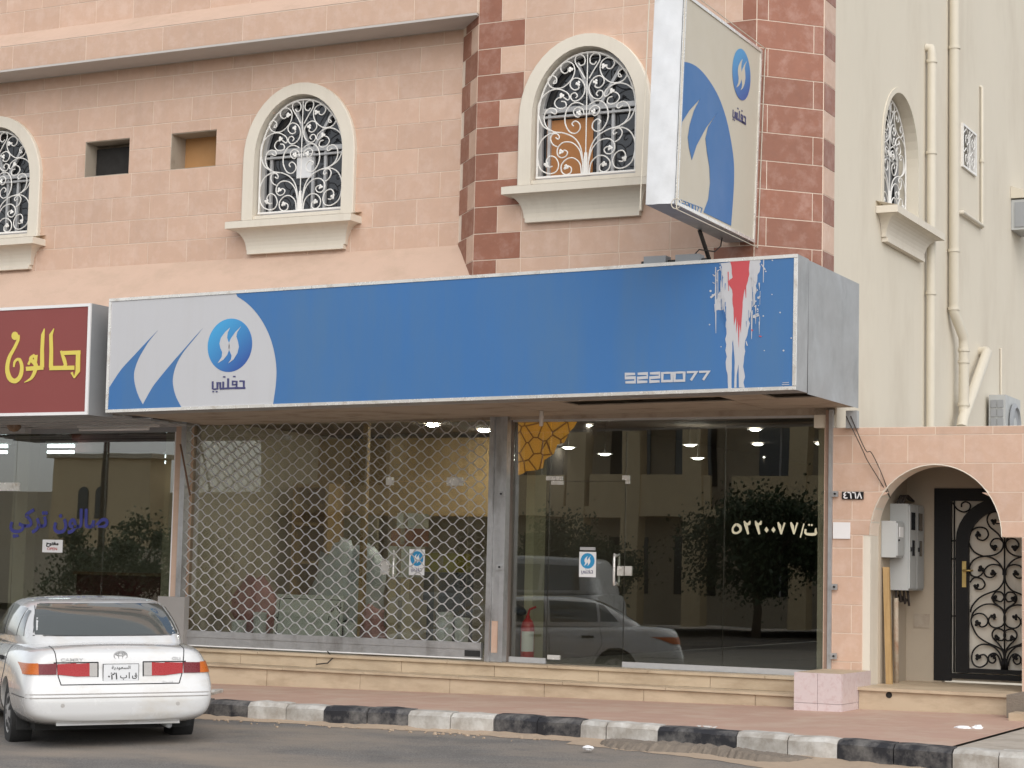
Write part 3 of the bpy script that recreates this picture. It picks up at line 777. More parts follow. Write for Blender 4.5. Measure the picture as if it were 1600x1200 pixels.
for x, y, r_ in [(1092,90,4),(1150,560,5),(1132,362,4),(1050,560,3),(1190,495,4),(1058,148,4),(1090,268,3),(765,425,4),(825,540,3),(1045,380,4),(770,250,6),(1020,285,7),(1012,245,5),(780,270,4),(1015,345,5),(1000,330,4)]:
    sp.append(zp(z3, [(x+r_*math.cos(k*1.05), y+r_*math.sin(k*1.05)) for k in range(6)]))
tag(flat('white_speck', SY, K['sgrey'], SG, sp, off=.0135, th=.002), kind='stuff')
red = ragged([(875,97),(884,180),(860,200),(882,245),(890,340)],3)+[(893,430),(903,380),(905,470),(912,400),(917,545),(922,420),(928,470),(931,420)]+ragged([(936,330),(948,240),(968,185),(975,92)],3)
flat('red_splash', SY, K['scarlet'], SG, [zp(z3, red)], strokes=[(zp(z3,[(862,150),(865,250)]),[1.6,.8]),(zp(z3,[(952,200),(955,285)]),[2.4,.8]),(zp(z3,[(984,450),(990,458)]),[2,2.4]),(zp(z3,[(1024,484),(1036,488)]),[1.6,1.6])], off=.0155, th=.002)
# small print at the lower right corner of the sign
flat('small_print', SY, K['sgrey'], SG, strokes=[(zp(z3,[(1145,728),(1178,726)]),.9),(zp(z3,[(1142,738),(1180,736)]),.9)], off=.0135)
# galvanised end cladding and the boarded underside (real openings cut in it)
CX = cBR.x
mb = MB(); n = 12; g_ = []
rs2 = random.Random(2)
for i in range(n+1):
    y = SY+.334+(0-SY-.334)*i/n; r_ = []
    for k in range(9):
        z = 3.288+(4.615-3.288)*k/8; bmp = .014*math.sin(3.1*y+4*k/8)+.010*math.sin(9*y-5*k/8)+rs2.uniform(-.004,.004)
        r_.append((CX-.002+(0 if i in (0,n) or k in (0,8) else bmp), y, z))
    g_.append(r_)
mb.quads(g_); o = mb.build('end_cladding', K['sheet'], SG, smooth=True)
MB().box(CX-.001,CX+.003,SY+.331,SY+.339,3.29,4.612).build('seam', K['dark'], SG)
mb = MB(); n0 = lambda x: 3.205+.094*(x+14.5)/8.34
h1 = [pixz(px,py,3.28) for px,py in ((881.5,628),(1120,621),(1147,627.5),(905,633.5))]; h2 = [pixz(px,py,3.29) for px,py in ((1192,618),(1255,616),(1279,622),(1213,624.5))]
ops2 = []
for h in (h1, h2):
    x0 = (h[0].x+h[3].x)/2; x1 = (h[1].x+h[2].x)/2; y0 = (h[0].y+h[1].y)/2; y1 = (h[2].y+h[3].y)/2
    ops2.append(((x0+x1)/2, (x1-x0)/2, y0, y1, 0))
for (a, b) in ((cBL.x+.01, -12.06),(-12.05,-9.62),(-9.61,-7.18),(-7.17,CX-.02)):
    mb = MB()
    for q in rect_minus(a, b, SY+.34, .04, ops2): mb.prism([(u, v, n0(u)+.006) for u, v in q], (0,0,.012))
    mb.build('underside_board', K['beige_board'], SG)
# steel carcass above the boards keeps daylight out of the box
mb = MB(); mb.box(cBL.x+.02, CX-.03, -1.66, -.02, 4.40, 4.42); mb.build('top_sheet', K['sheet'], SG)
# ------------------------------------------------------------------ maroon salon sign
rTR, rBR = pix(144,474,SY), pix(138,648,SY); rTL = Vector((-19.2, SY, rTR.z)); rBL = Vector((-19.2, SY, rBR.z))
RS = empty('maroon_salon_sign', (-17, SY, rBR.z)); tag(RS, 'maroon light box sign with yellow salon lettering at the left edge', 'sign')
MB().prism([rBL, rBR, rTR, rTL], (0,.45,0)).build('case', K['grey_box'], RS)
MB().prism([p+Vector(d) for p, d in ((rBL,(.03,-.006,.03)),(rBR,(-.03,-.006,.03)),(rTR,(-.03,-.006,-.03)),(rTL,(.03,-.006,-.03)))], (0,-.004,0)).build('maroon_panel', K['sred'], RS)
for a, b in ((rTL,rTR),(rBL,rBR)):
    s = -1 if a is rTL else 1
    MB().prism([a,b,b+Vector((0,0,.035*s)),a+Vector((0,0,.035*s))],(0,-.02,0)).build('edge_trim', K['white'], RS)
MB().prism([rTR+Vector((0,0,-.036)),rBR+Vector((0,0,.036)),rBR+Vector((-.04,0,.036)),rTR+Vector((-.04,0,-.036))],(0,-.02,0)).build('edge_trim', K['white'], RS)
zr = zoomed(0,420,3.3333)
SAL = [([(100,345),(98,372),(80,412),(52,465),(42,525),(56,572),(84,585),(110,560),(118,510),(104,472),(82,484),(76,512)],[10,12,13,15,17,20,20,17,14,12,10,6]),
       ([(140,522),(230,515)],20),([(185,450),(165,470),(190,500),(186,535),(166,572),(132,592)],[12,15,17,15,11,3]),([(152,500),(175,455),(192,452),(188,505)],11),
       ([(236,312),(228,345),(224,420),(224,515)],[3,14,15,17]),
       ([(286,312),(270,345),(272,430),(270,515)],[3,14,15,17]),([(262,518),(392,516)],20),
       ([(322,428),(338,470),(346,500),(338,515)],[8,15,13,13]),([(322,440),(424,436)],19),([(412,440),(410,535),(392,570)],[18,18,4]),([(378,540),(392,570)],[10,4])]
dot = [(82+18*math.cos(k*.6), 350+22*math.sin(k*.6)) for k in range(10)]
flat('lettering', SY, K['yel'], RS, [zp(zr, dot)], [(zp(zr, s), [v*1.22/3.33 for v in wd] if isinstance(wd, list) else wd*1.1/3.33) for s, wd in SAL], off=.0105, th=.006)
# ------------------------------------------------------------------ upright blade sign
BLc = Vector((-6.95, -1.12, 4.92))
BS = empty('upright_blade_sign', BLc); BS.rotation_euler = (R(-.6), R(1.4), R(0)); WM[BS] = Matrix.Translation(BLc) @ BS.rotation_euler.to_matrix().to_4x4()
tag(BS, 'upright cream and blue light box sign projecting above the long blue sign', 'sign')
W_, H_, T_ = 2.13, 2.03, .30       # local: -y outward, x thickness to the left
def bl(mb, name, m, par=None): return mb.build(name, m, par or BS, local=True)
mb = MB(); mb.box(-T_,0,-W_+.012,0,0.012,H_-.012); case = bl(mb, 'case', K['sheet'])
mb = MB(); g_ = []
for k in range(17):
    z = .01+(H_-.02)*k/16; g_.append([(-T_+.004,-W_-.004,z)]+[(-T_+.004+(T_-.008)*j/4, -W_-.008+.012*math.sin(k*1.9+j*2.1), z) for j in range(1,4)]+[(-.004,-W_-.004,z)])
mb.quads(g_); o = bl(mb, 'foil_edge', K['foil']); o.data.shade_smooth()
mb = MB(); mb.box(.003,.010,-W_+.03,-.03,.03,H_-.03); bl(mb, 'cream_panel', K['face_cream'])
for a, b, c, d in ((-W_,0,0,.03),(-W_,0,H_-.03,H_),(-.03,0,.03,H_-.03),(-W_,-W_+.03,.03,H_-.03)):
    mb = MB(); mb.box(.001,.022,a,b,c,d); bl(mb, 'edge_trim', K['chrome'])
iv = WM[BS].inverted()
def bpt(p):                        # photograph pixel -> blade face (local y, z)
    q0 = iv @ CAM; d = iv.to_3x3() @ ray(*p); t = (0-q0.x)/d.x; r_ = q0+d*t; return (min(max(r_.y,-W_+.032),-.032), min(max(r_.z,.032),H_-.032))
zb_ = zoomed(980,0,2.727)
def bflat(name, polys, m, x0=.0125, th=.002, strokes=()):
    mb = MB()
    for q in polys: mb.prism([(x0, *bpt(p)) for p in q], (th,0,0))
    for pts, wd in strokes:
        L, Rr = ribbon(pts, wd)
        for i in range(len(L)-1): mb.prism([(x0,*bpt(L[i])),(x0,*bpt(L[i+1])),(x0,*bpt(Rr[i+1])),(x0,*bpt(Rr[i]))], (th,0,0))
    return bl(mb, name, m)
outl = [(215,262),(258,268),(300,292),(345,345),(385,415),(415,500),(435,590),(448,680),(450,760),(445,860),(437,962)]
inn = [(320,905),(340,850),(348,780),(345,710),(335,650),(328,590),(340,540),(380,478),(330,545),(290,620),(270,682),(258,630),(253,585),(262,530),(280,470),(306,420),(260,470),(228,520),(205,570)]
bflat('blue_arc', [zp(zb_, smooth(outl,4)) + zp(zb_, inn)], K['blue'])
bflat('blue_arc', [zp(zb_, [(192,755),(203,785),(207,830),(200,862),(192,862)])], K['blue'])
c0 = bpt(zb_((482,318))); rad = .26
mb = MB(); mb.prism([(.0125, c0[0]+rad*math.cos(a), c0[1]+rad*math.sin(a)) for a in [2*math.pi*k/40 for k in range(40)]], (.002,0,0))
wc = WM[BS] @ Vector((0,*c0)); bl(mb, 'logo_disc', gradient_blue('blade_logo_blue', (.06,.30,.58), (.035,.10,.34), tuple(wc+Vector((0,-.1,.2))), tuple(wc+Vector((0,.1,-.2)))))
def lmap(pts):                     # the same flames, about the disc centre, on the blade
    return [(.0155, c0[0]+(p[0]-1000)/177*rad*.98, c0[1]-(p[1]-498)/217*rad*.98) for p in pts]
mb = MB(); mb.prism(lmap(LF), (.002,0,0)); mb.prism(lmap(RF), (.002,0,0)); bl(mb, 'logo_flame', K['face_cream'])
mb = MB()
for s, wd in NAME:
    L, Rr = ribbon([((p[0]-1000)/177*rad, -(p[1]-798)/177*rad*.82) for p in s], wd/177*rad)
    q = lambda p: (.0125, c0[0]+p[0]*1.0+.0, c0[1]-.43+p[1])
    for i in range(len(L)-1): mb.prism([q(L[i]),q(L[i+1]),q(Rr[i+1]),q(Rr[i])], (.003,0,0))
bl(mb, 'shop_name', K['navy'])
bflat('phone_number', [], K['blue'], x0=.0125, strokes=[(zp(zb_, s), .95) for s in digits('5220077', 218,850, 318,888, 22, .72)])
mb = MB(); mb.tube([(.03,-W_-.03,-.04),(.03,-W_-.03,H_+.03),(.03,.06,H_+.03),(.03,.06,-.04),(.03,-W_-.03,-.05)], .006, 5); mb.tube([(-T_-.04,-W_-.03,-.04),(-T_-.04,-W_-.03,H_+.03)], .006, 5)
for q in ((.03,-W_-.03,.0),(.03,-W_-.03,H_),(-T_,-W_-.03,H_)): mb.tube([Vector(q)+Vector((.05*math.cos(k*.7),-.01,.05*math.sin(k*.7))) for k in range(9)], .005, 4)
bl(mb, 'neon_wire', K['pvc'])
# strut, cables, driver boxes on top of the long sign
a, b = pix(1093,360,-1.9), pix(1108,405,-1.62)
o = MB().tube([a, b], .022, 8).build('sign_strut', K['cable'], smooth=True); tag(o, 'dark slanted steel strut under the upright blade sign', 'strut')
for i, (px, py, wd) in enumerate(((1027,408,.24),(1078,401,.26))):
    p = pix(px, py, -1.85); root = empty('driver_box', (p.x,p.y,4.60))
    MB().box(p.x-wd/2,p.x+wd/2,p.y-.07,p.y+.07,4.60,4.70).build('housing', K['grey_box'], root)
    for s in (-1,1): MB().tube([(p.x+s*wd/2,p.y,4.645),(p.x+s*(wd/2+.05),p.y,4.645)], .018, 8).build('cable_gland', K['rubber'], root)
    tag(root, ('grey driver box farther from the corner on top of the blue sign','grey driver box next to the strut on top of the blue sign')[i], 'box', 'driver boxes on the blue sign')
cbm = MB(); c1 = pix(1085,398,-1.85); c2 = pix(1117,390,-1.7); c3 = pix(1128,372,-1.4)
cbm.tube([c1, c1+Vector((.05,0,.05)), c2+Vector((0,0,-.02)), c2+Vector((.06,0,.03)), c3], .007, 5); o = cbm.build('sign_cable', K['cable'], smooth=True); tag(o, 'thin dark cable looping between the driver boxes and the blade sign', 'cable')
# ------------------------------------------------------------------ shop rooms and pier
XA0, XA1, XB0, XB1 = -14.80, -10.52, -10.28, -6.53       # openings of the two shop fronts
XC1 = -15.0                                                # right edge of the salon front
GT, GB = 3.225, .457
room = MB()
def roombox(name, x0, x1, dep, wallm, ceilz, floorm=None):
    r_ = empty(name, ((x0+x1)/2, dep/2, GB))
    MB().box(x0,x1,.0,dep,GB-.06,GB-.004).build('floor', floorm or K['floor'], r_)
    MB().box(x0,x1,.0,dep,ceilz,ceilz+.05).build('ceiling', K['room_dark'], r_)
    MB().box(x0,x1,dep,dep+.1,GB,ceilz).build('back_wall', wallm, r_)
    MB().box(x0-.06,x0,.25,dep,GB,ceilz).build('side_wall', wallm, r_)
    MB().box(x1,x1+.06,.25,dep,GB,ceilz).build('side_wall', wallm, r_)
    tag(r_, kind='structure'); return r_
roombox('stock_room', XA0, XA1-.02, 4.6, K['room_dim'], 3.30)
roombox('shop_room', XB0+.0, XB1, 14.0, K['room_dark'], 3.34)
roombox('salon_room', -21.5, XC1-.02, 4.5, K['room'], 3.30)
# dark header above the fronts and party walls
MB().box(-21.5, XS-.02, .02, .30, GT+.002, 4.0).build('shop_lintel', K['beige_board'], BLD)
MB().box(XC1, XA0-.061, .0, .6, .1, GT).build('party_pier', K['render'], BLD)
MB().box(XA1, XB0-.061, .03, .6, .1, GT).build('party_pier', K['grey_box'], BLD)
fp = Frame((XB1, 0, 0), 0)
# tiled pier between the glass and the entrance arch, and the entrance wall: one continuous wall
EW = empty('entrance_wall', (-5.2, 0, PZ)); tag(EW, 'low peach tiled wall with an arched doorway at the right', 'wall')
AC, AHW, ASP, ARI = -5.338, .684, 1.952, .735
XE = -2.5
oe = [(AC-XB1, AHW, PZ-.2, ASP, ARI)]
oe_low = oe+[]
u1 = XE-XB1
lowL, lowR = -6.10, -4.45
opn = [(AC-XB1, AHW, ASP-.001, ASP, ARI)]
ew1 = wall('wall_core', EW, fp, 0, u1, ASP, 3.085, K['grout'], opn, .28)
MB().box(XB1, lowL, .0005, .28, PZ-.1, ASP-.0005).build('wall_core', K['grout'], EW)
MB().box(lowR, XE, .0005, .28, PZ-.1, ASP-.0005).build('wall_core', K['grout'], EW)
ER, E0 = .2965, 3.0
zrow = [3.085, 3.0]+[3.0-ER*k for k in range(1,11)]
voff = {0:.31,1:.31}
for i in range(len(zrow)-1):
    z1, z0 = zrow[i], zrow[i+1]
    if z1 <= PZ: break
    z0 = max(z0, PZ+.0)
    off = .31 if i % 2 else .60
    if z0 >= ASP-.02: course(EW, fp, 0, u1, z0, z1, off, opn, wdt=.594)
    elif z1 > ASP+.02:
        course(EW, fp, 0, u1, ASP, z1, off, opn, wdt=.594)
        course(EW, fp, 0, lowL-XB1, z0, ASP, .31, ()); course(EW, fp, lowR-XB1, u1, z0, ASP, .5, ())
    else:
        course(EW, fp, 0, lowL-XB1, z0, z1, .31 if i % 2 else 0, ()); course(EW, fp, lowR-XB1, u1, z0, z1, .5 if i % 2 else .2, ())
# plaster reveal of the arch and jambs
mb = MB(); pa = [(AC+x, z) for x, z in arch_path(AHW, ASP, ASP, ARI, 28)]
mb.quads([[(x,-.011,z) for x, z in [(AC+(x-AC)*1.012, ASP+(z-ASP)*1.012) for x, z in pa]], [(x,-.013,z) for x, z in pa], [(x,.30,z) for x, z in pa]])
mb.box(lowL+.001, -6.022, .004, .30, PZ, ASP-.001)
mb.build('arch_reveal', K['trim'], EW)
# passage behind the arch
pas = empty('entrance_porch', (-5.2, .8, .37))
PX, PY = -6.0, 1.30
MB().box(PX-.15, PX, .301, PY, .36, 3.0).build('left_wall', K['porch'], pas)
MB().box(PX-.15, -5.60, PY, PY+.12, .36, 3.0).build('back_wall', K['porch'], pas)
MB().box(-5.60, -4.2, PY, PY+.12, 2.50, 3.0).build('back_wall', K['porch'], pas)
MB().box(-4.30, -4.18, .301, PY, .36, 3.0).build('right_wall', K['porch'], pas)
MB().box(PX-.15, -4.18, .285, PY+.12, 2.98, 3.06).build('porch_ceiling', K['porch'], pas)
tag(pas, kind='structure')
p = pix(1440,970,PY-.005); o = MB().box(p.x-.085,p.x+.085,PY-.012,PY-.001,p.z-.075,p.z+.075).build('wall_plate', K['beige_board']); tag(o, 'pale square cover plate low on the porch wall beside the black door', 'plate')
p = pix(1441,852,PY-.005); o = MB().box(p.x-.02,p.x+.02,PY-.03,PY-.001,p.z-.09,p.z+.09).build('door_buzzer', K['cable']); tag(o, 'narrow dark buzzer panel between the meter boxes and black door', 'buzzer')
# ------------------------------------------------------------------ black scrollwork door
DY = PY+.02
DR = empty('black_iron_door', (-5.0, DY, .40)); tag(DR, 'black iron door with scrollwork inside the arched entrance', 'door')
zd = zoomed(1440,740,3.53)
dcv = lambda p: pix(*zd(p), DY)
MB().box(-5.62,-4.2,DY+.05,DY+.08,.42,2.48).build('backing_panel', mat('door_backing', (.76,.70,.60), .7, .04), DR)
dp = lambda x, y: (dcv((x,y)).x, dcv((x,y)).z)
mb = MB(); x0 = dp(72,600)[0]; xt = dp(165,150)[0]; zt_ = dp(150,82)[1]; zt2 = dp(200,150)[1]
cxm = dp(458,600)[0]
x_end = 2*cxm-x0
xi = dp(165,600)[0]
mb.box(x0, xi, DY-.03, DY+.03, .415, zt_); mb.box(2*cxm-xi, x_end, DY-.03, DY+.03, .415, zt_)
mb.box(xi, 2*cxm-xi, DY-.03, DY+.03, zt2, zt_)
zl0, zl1 = .46, dp(300,1075)[1]
mb.box(xi, 2*cxm-xi, DY-.03, DY+.03, .445, .50)
mb.build('outer_frame', K['iron_black'], DR)
mb = MB()    # leaf frame: stiles with a round head
xs0, xs1 = dp(192,600)[0], dp(262,600)[0]
zh = dp(192,370)[1]; zo = dp(330,140)[1]; zi = dp(455,200)[1]
n = 16; outer = []; inner = []
for i in range(n+1):
    a = math.pi*i/n
    outer.append((cxm-(cxm-xs0)*math.cos(a), zh+(zo+.02-zh)*math.sin(a)*1.0)); inner.append((cxm-(cxm-xs1)*math.cos(a), zh-.02+(zi-zh+.02)*math.sin(a)))
outer = [(xs0,.51)]+outer+[(2*cxm-xs0,.51)]; inner = [(xs1,.51)]+inner+[(2*cxm-xs1,.51)]
mb.quads([[(x,DY+.02,z) for x,z in outer],[(x,DY-.035,z) for x,z in outer],[(x,DY-.035,z) for x,z in inner],[(x,DY+.02,z) for x,z in inner]])
mb.box(xs1+.001, 2*cxm-xs1-.001, DY-.03, DY+.02, .515, zl1)
mb.build('leaf_frame', K['iron_black'], DR)
DS = [[(450,1065),(440,1010),(420,975),(385,948),(330,942),(290,970),(276,1015),(290,1055),(325,1068),(358,1050),(365,1020),(345,998),(318,1005)],
      [(440,1060),(425,1010),(400,990),(372,1005),(372,1035),(395,1045),(410,1025),(398,1008)],
      [(458,1060),(452,990),(425,960),(360,930),(310,895),(280,840),(275,800),(300,775),(340,775),(366,805),(358,835),(330,845),(312,825)],
      [(275,800),(290,760),(340,725),(400,722),(445,750),(462,800),(445,840),(405,850),(375,830),(372,800),(395,782),(410,795)],
      [(460,1040),(455,985),(430,945),(395,905),(392,875),(415,855),(450,865),(462,895),(445,920),(415,915)],
      [(462,770),(440,740),(400,710),(392,680),(408,655),(440,655),(455,680),(440,705),(415,700),(402,690)],
      [(270,765),(280,730),(320,685),(370,660),(420,640),(450,600),(455,560),(440,510),(400,470),(345,456),(290,475),(264,520),(275,560),(310,570),(340,545),(325,525)],
      [(268,600),(290,575),(330,580),(350,610),(335,635),(300,635),(290,615)],
      [(450,560),(448,525),(420,503),(375,505),(346,535),(355,565),(385,573),(408,555),(395,540)],
      [(340,456),(400,450),(440,425),(452,385),(430,360),(398,362),(380,390),(395,415),(415,405)],
      [(340,456),(290,430),(262,380),(270,325),(310,297),(355,305),(368,340),(345,367),(312,360),(305,340)],
      [(450,370),(420,330),(375,290),(362,250),(380,218),(420,212),(445,235),(440,265),(415,275),(400,262)]]
DL = [(312,1012),(398,1005),(310,825),(398,788),(415,905),(404,688),(328,525),(305,622),(396,548),(402,408),(312,335),(400,265)]
gm = MB()
for s in DS:
    q = smooth([dp(*p) for p in s], 4)
    for sg in (1,-1): gm.tube([(cxm+sg*(x-cxm), DY-.005, z) for x, z in q], .0095, 5)
gm.tube([(cxm,DY-.005,zl1),(cxm,DY-.005,zi)], .009, 5)
for dx in (-.03,-.015,.015,.03): gm.tube([(cxm+dx,DY-.01,zl1),(cxm+dx*.8,DY-.01,zl1+.12)], .010, 5)
gm.build('scrollwork', K['iron_black'], DR, smooth=True)
gm = MB()
for i, p in enumerate(DL):
    x, z = dp(*p)
    for sg in (1,-1):
        for a in (0,2.1,4.2): gm.blob((cxm+sg*(x-cxm)+.018*math.cos(a+i), DY-.015, z+.018*math.sin(a+i)), .020, 4, i, (1,.5,1))
gm.build('scroll_leaves', K['iron_black'], DR, smooth=True)
gm = MB(); xv = dp(180,600)[0]
gm.tube([(xv,DY,.51),(xv,DY,zt2)], .009, 5)
for py in (370,470,785): gm.tube([(xi,DY,dp(170,py)[1]),(xs0,DY,dp(170,py)[1])], .008, 4)
q = smooth([dp(*p) for p in [(172,160),(195,195),(230,212),(262,200),(268,170),(245,155),(222,165),(220,185)]], 4)
gm.tube([(x,DY,z) for x, z in q], .009, 5); gm.build('side_light_bars', K['iron_black'], DR, smooth=True)
x, z = dp(240,555); mb = MB(); mb.box(x-.022,x+.022,DY-.045,DY-.036,z-.14,z+.14); pl = mb.build('handle_plate', K['brass'], DR)
MB().tube([(x,DY-.05,z+.04),(x,DY-.10,z+.04),(x+.11,DY-.10,z+.04)], .011, 8).build('lever', K['brass'], pl, smooth=True)
# ------------------------------------------------------------------ meter cabinets, plank, conduit in the porch
def cabinet(name, label, x0, x1, y0, y1, z0, z1, doors):
    r_ = empty(name, ((x0+x1)/2, (y0+y1)/2, z0)); tag(r_, label, 'cabinet', 'electric cabinets in the porch')
    MB().box(x0,x1,y0,y1,z0,z1).build('case', K['cabinet'], r_)
    n = len(doors)
    for i, (a, b) in enumerate(doors):
        d = MB().box(x1,x1+.016,a,b,z0+.02,z1-.02).build('door', K['cabinet'], r_)
        h = z1-z0; m_ = (a+b)/2
        if n > 1:
            MB().box(x1+.0165,x1+.022,a+.04,b-.08,z0+h*.70,z1-.09).build('meter_window', K['pane'], d)
            MB().box(x1+.0165,x1+.024,m_-.05,m_+.03,z0+h*.40,z0+h*.58).build('meter_window', K['pane'], d)
        else: MB().box(x1+.0165,x1+.022,a+.06,b-.06,z1-.17,z1-.06).build('meter_window', K['white'], d)
        MB().box(x1+.0165,x1+.028,a+.02,a+.045,z0+h*.45,z0+h*.5).build('latch', K['rubber'], d)
    return r_
# the boxes hang on the left wall and reach into the porch; the small one stands nearer the street
cabinet('small_meter_cabinet', 'small grey meter cabinet nearest the street under the arch', PX+.002, PX+.16, .32, .60, 1.73, 2.115, [(.33,.59)])
cabinet('large_meter_cabinet', 'tall grey twin door meter cabinet behind the smaller one', PX+.002, PX+.20, .64, 1.24, 1.385, 2.31, [(.66,.93),(.95,1.22)])
gm = MB(); p0 = (PX+.10,1.0,2.33)
for k in range(3): gm.tube([(PX+.06+.03*k,.72,2.32),(PX+.07+.03*k,.8,2.40),(PX+.10,1.0,2.41-.02*k),(PX+.10,1.22,2.36)], .012, 5)
o = gm.build('cable_bundle', K['cable'], smooth=True); tag(o, 'bundle of dark cables resting on top of the tall meter cabinet', 'cable')
gm = MB()
for k in range(4): gm.tube([(PX+.05+.03*k,.70+.05*k,1.384),(PX+.06+.03*k,.72+.05*k,1.28-.02*k),(PX+.08+.02*k,.80+.03*k,1.27),(PX+.04,.86,1.33)], .013, 5)
o = gm.build('cable_tail', K['cable'], smooth=True); tag(o, 'dark cable tails hanging below the tall meter cabinet', 'cable')
a, b = pix(1384,886,.36), pix(1389,1062,.36)
mb = MB(); mb.prism([(a.x-.028,.34,a.z),(a.x+.036,.34,a.z),(a.x+.036,.39,a.z),(a.x-.028,.39,a.z)], Vector((b.x-a.x,0,.401-a.z)))
o = mb.build('wooden_plank', K['wood']); tag(o, 'yellow wooden plank standing upright below the small meter cabinet', 'plank')
o = MB().tube([(PX+.06,.72,.401),(PX+.05,.72,1.30)], .026, 10).build('conduit_pipe', mat('rusty_conduit', (.50,.42,.32), .7, .15, 8, stains=((.36,.2,.12),.4,5,None)), smooth=True); tag(o, 'stained conduit pipe rising to the tall meter cabinet', 'pipe')
# number plate, blank plate, small junction box, hanging wires
a, b = pix(1316.5,768.5,0), pix(1350,780.5,0)
NP = empty('house_number_plate', ((a.x+b.x)/2,-.02,b.z)); tag(NP, 'small black house number plate on the tiled pier beside the arch', 'number plate')
MB().box(a.x,b.x,-.022,-.009,b.z,a.z).build('plate', K['iron_black'], NP)
text_obj('digits', '\u0664\u0666\u0666\u0668', K['white'], NP, ((a.x+b.x)/2,-.0235,(a.z+b.z)/2), .10, sx=1.0, off=.002)
a, b = pix(1302.5,816,0), pix(1329,842,0)
o = MB().box(a.x,b.x,-.020,-.009,b.z,a.z).build('blank_plate', K['white']); tag(o, 'blank white plate on the pier below the house number', 'plate')
a, b = pix(1323,642,-.06), pix(1340,669,-.06)
o = MB().box(a.x,b.x,-.09,-.010,b.z,a.z).build('junction_box', K['sheet']); tag(o, 'small grey junction box tucked under the end of the blue sign', 'box')
w0, w1 = pix(1322,650,-.1), pix(1389,778,.0)
for i, (sag, lab) in enumerate(((.03,'tighter'),(.10,'slacker'))):
    mid = (w0+w1)/2+Vector((.05*i,-.02,-sag if i == 0 else .04))
    pts = [w0+Vector((.05*i,0,0)), (w0*.6+w1*.4)+Vector((.03*i,-.03,-.01)), mid, (w0*.25+w1*.75)+Vector((.05*i,-.02,.02*i)), w1+Vector((0,.05,0))]
    q3 = []
    for a3, b3, c3, d3 in zip([pts[0]]+pts[:-2], pts[:-1], pts[1:], pts[2:]+[pts[-1]]):
        for k in range(6):
            t = k/6; q3.append(.5*((2*b3)+(c3-a3)*t+(2*a3-5*b3+4*c3-d3)*t*t+(3*b3-a3-3*c3+d3)*t**3))
    o = MB().tube(q3+[pts[-1]], .005, 5).build('hanging_wire', K['cable'], smooth=True); tag(o, 'the %s of two brown wires running from the sign into the arch' % lab, 'wire', 'wires into the arch')
# ------------------------------------------------------------------ glass shop front (right)
SF = empty('glass_shop_front', (-8.4, GLASS_Y, GB)); tag(SF, 'frameless glass shop front with a glass door and reflections', 'shop front')
gy0, gy1 = GLASS_Y, GLASS_Y+.012
vx = lambda px: pix(px, 850, GLASS_Y).x
e = [XB0, vx(857), vx(976), vx(1131), XB1-.02]
dz = pix(900,752,GLASS_Y).z
def pane(root, name, x0, x1, z0, z1): return MB().box(x0+.004, x1-.004, gy0, gy1, z0+.003, z1-.003).build(name, K['glass'], root)
pane(SF,'pane',e[0],e[1],GB+.06,GT); pane(SF,'pane',e[1],e[2],dz,GT); pane(SF,'pane',e[2],e[3],GB+.06,GT); pane(SF,'pane',e[3],e[4],GB+.06,GT)
dr = pane(SF,'door',e[1],e[2],GB+.012,dz)
for x0, x1 in ((e[0],e[1]),(e[2],e[4])): MB().box(x0,x1-.003,gy0-.012,gy1+.012,GB+.001,GB+.062).build('bottom_rail', K['alu'], SF)
MB().box(XB0,XB1,gy0-.04,gy1+.05,GT-.02,GT+.03).build('top_rail', K['alu'], SF)
MB().box(XB0-.03,XB0-.001,gy0-.05,gy1+.05,GB,GT).build('side_rail', mat('dull_brown_frame', (.16,.13,.11), .5, .15), SF)
def patch(par, name, px0, py0, px1, py1):
    a, b = pix(px0,py0,GLASS_Y), pix(px1,py1,GLASS_Y); return MB().box(a.x,b.x,gy0-.014,gy1+.014,b.z,a.z).build(name, K['chrome'], par)
patch(SF,'patch_fitting',854,744,879,750.5); patch(SF,'patch_fitting',862,751.5,880,757.5); patch(SF,'patch_fitting',973,743,984,750); patch(SF,'patch_fitting',978,750.5,984,756)
patch(dr,'patch_fitting',856,1023,875,1031); patch(dr,'lock',965,884.5,975,899.5); patch(SF,'lock_keeper',977,884.5,987,899.5)
hp = pix(960,890,GLASS_Y-.05)
for dy in (-.055,.07):
    gx = hp.x
    MB().tube([(gx,gy0,hp.z+.15),(gx,gy0+dy,hp.z+.17),(gx,gy0+dy*1.1,hp.z+.12),(gx,gy0+dy*1.1,hp.z-.12),(gx,gy0+dy,hp.z-.17),(gx,gy0,hp.z-.15)], .014, 8).build('handle', K['chrome'], dr, smooth=True)
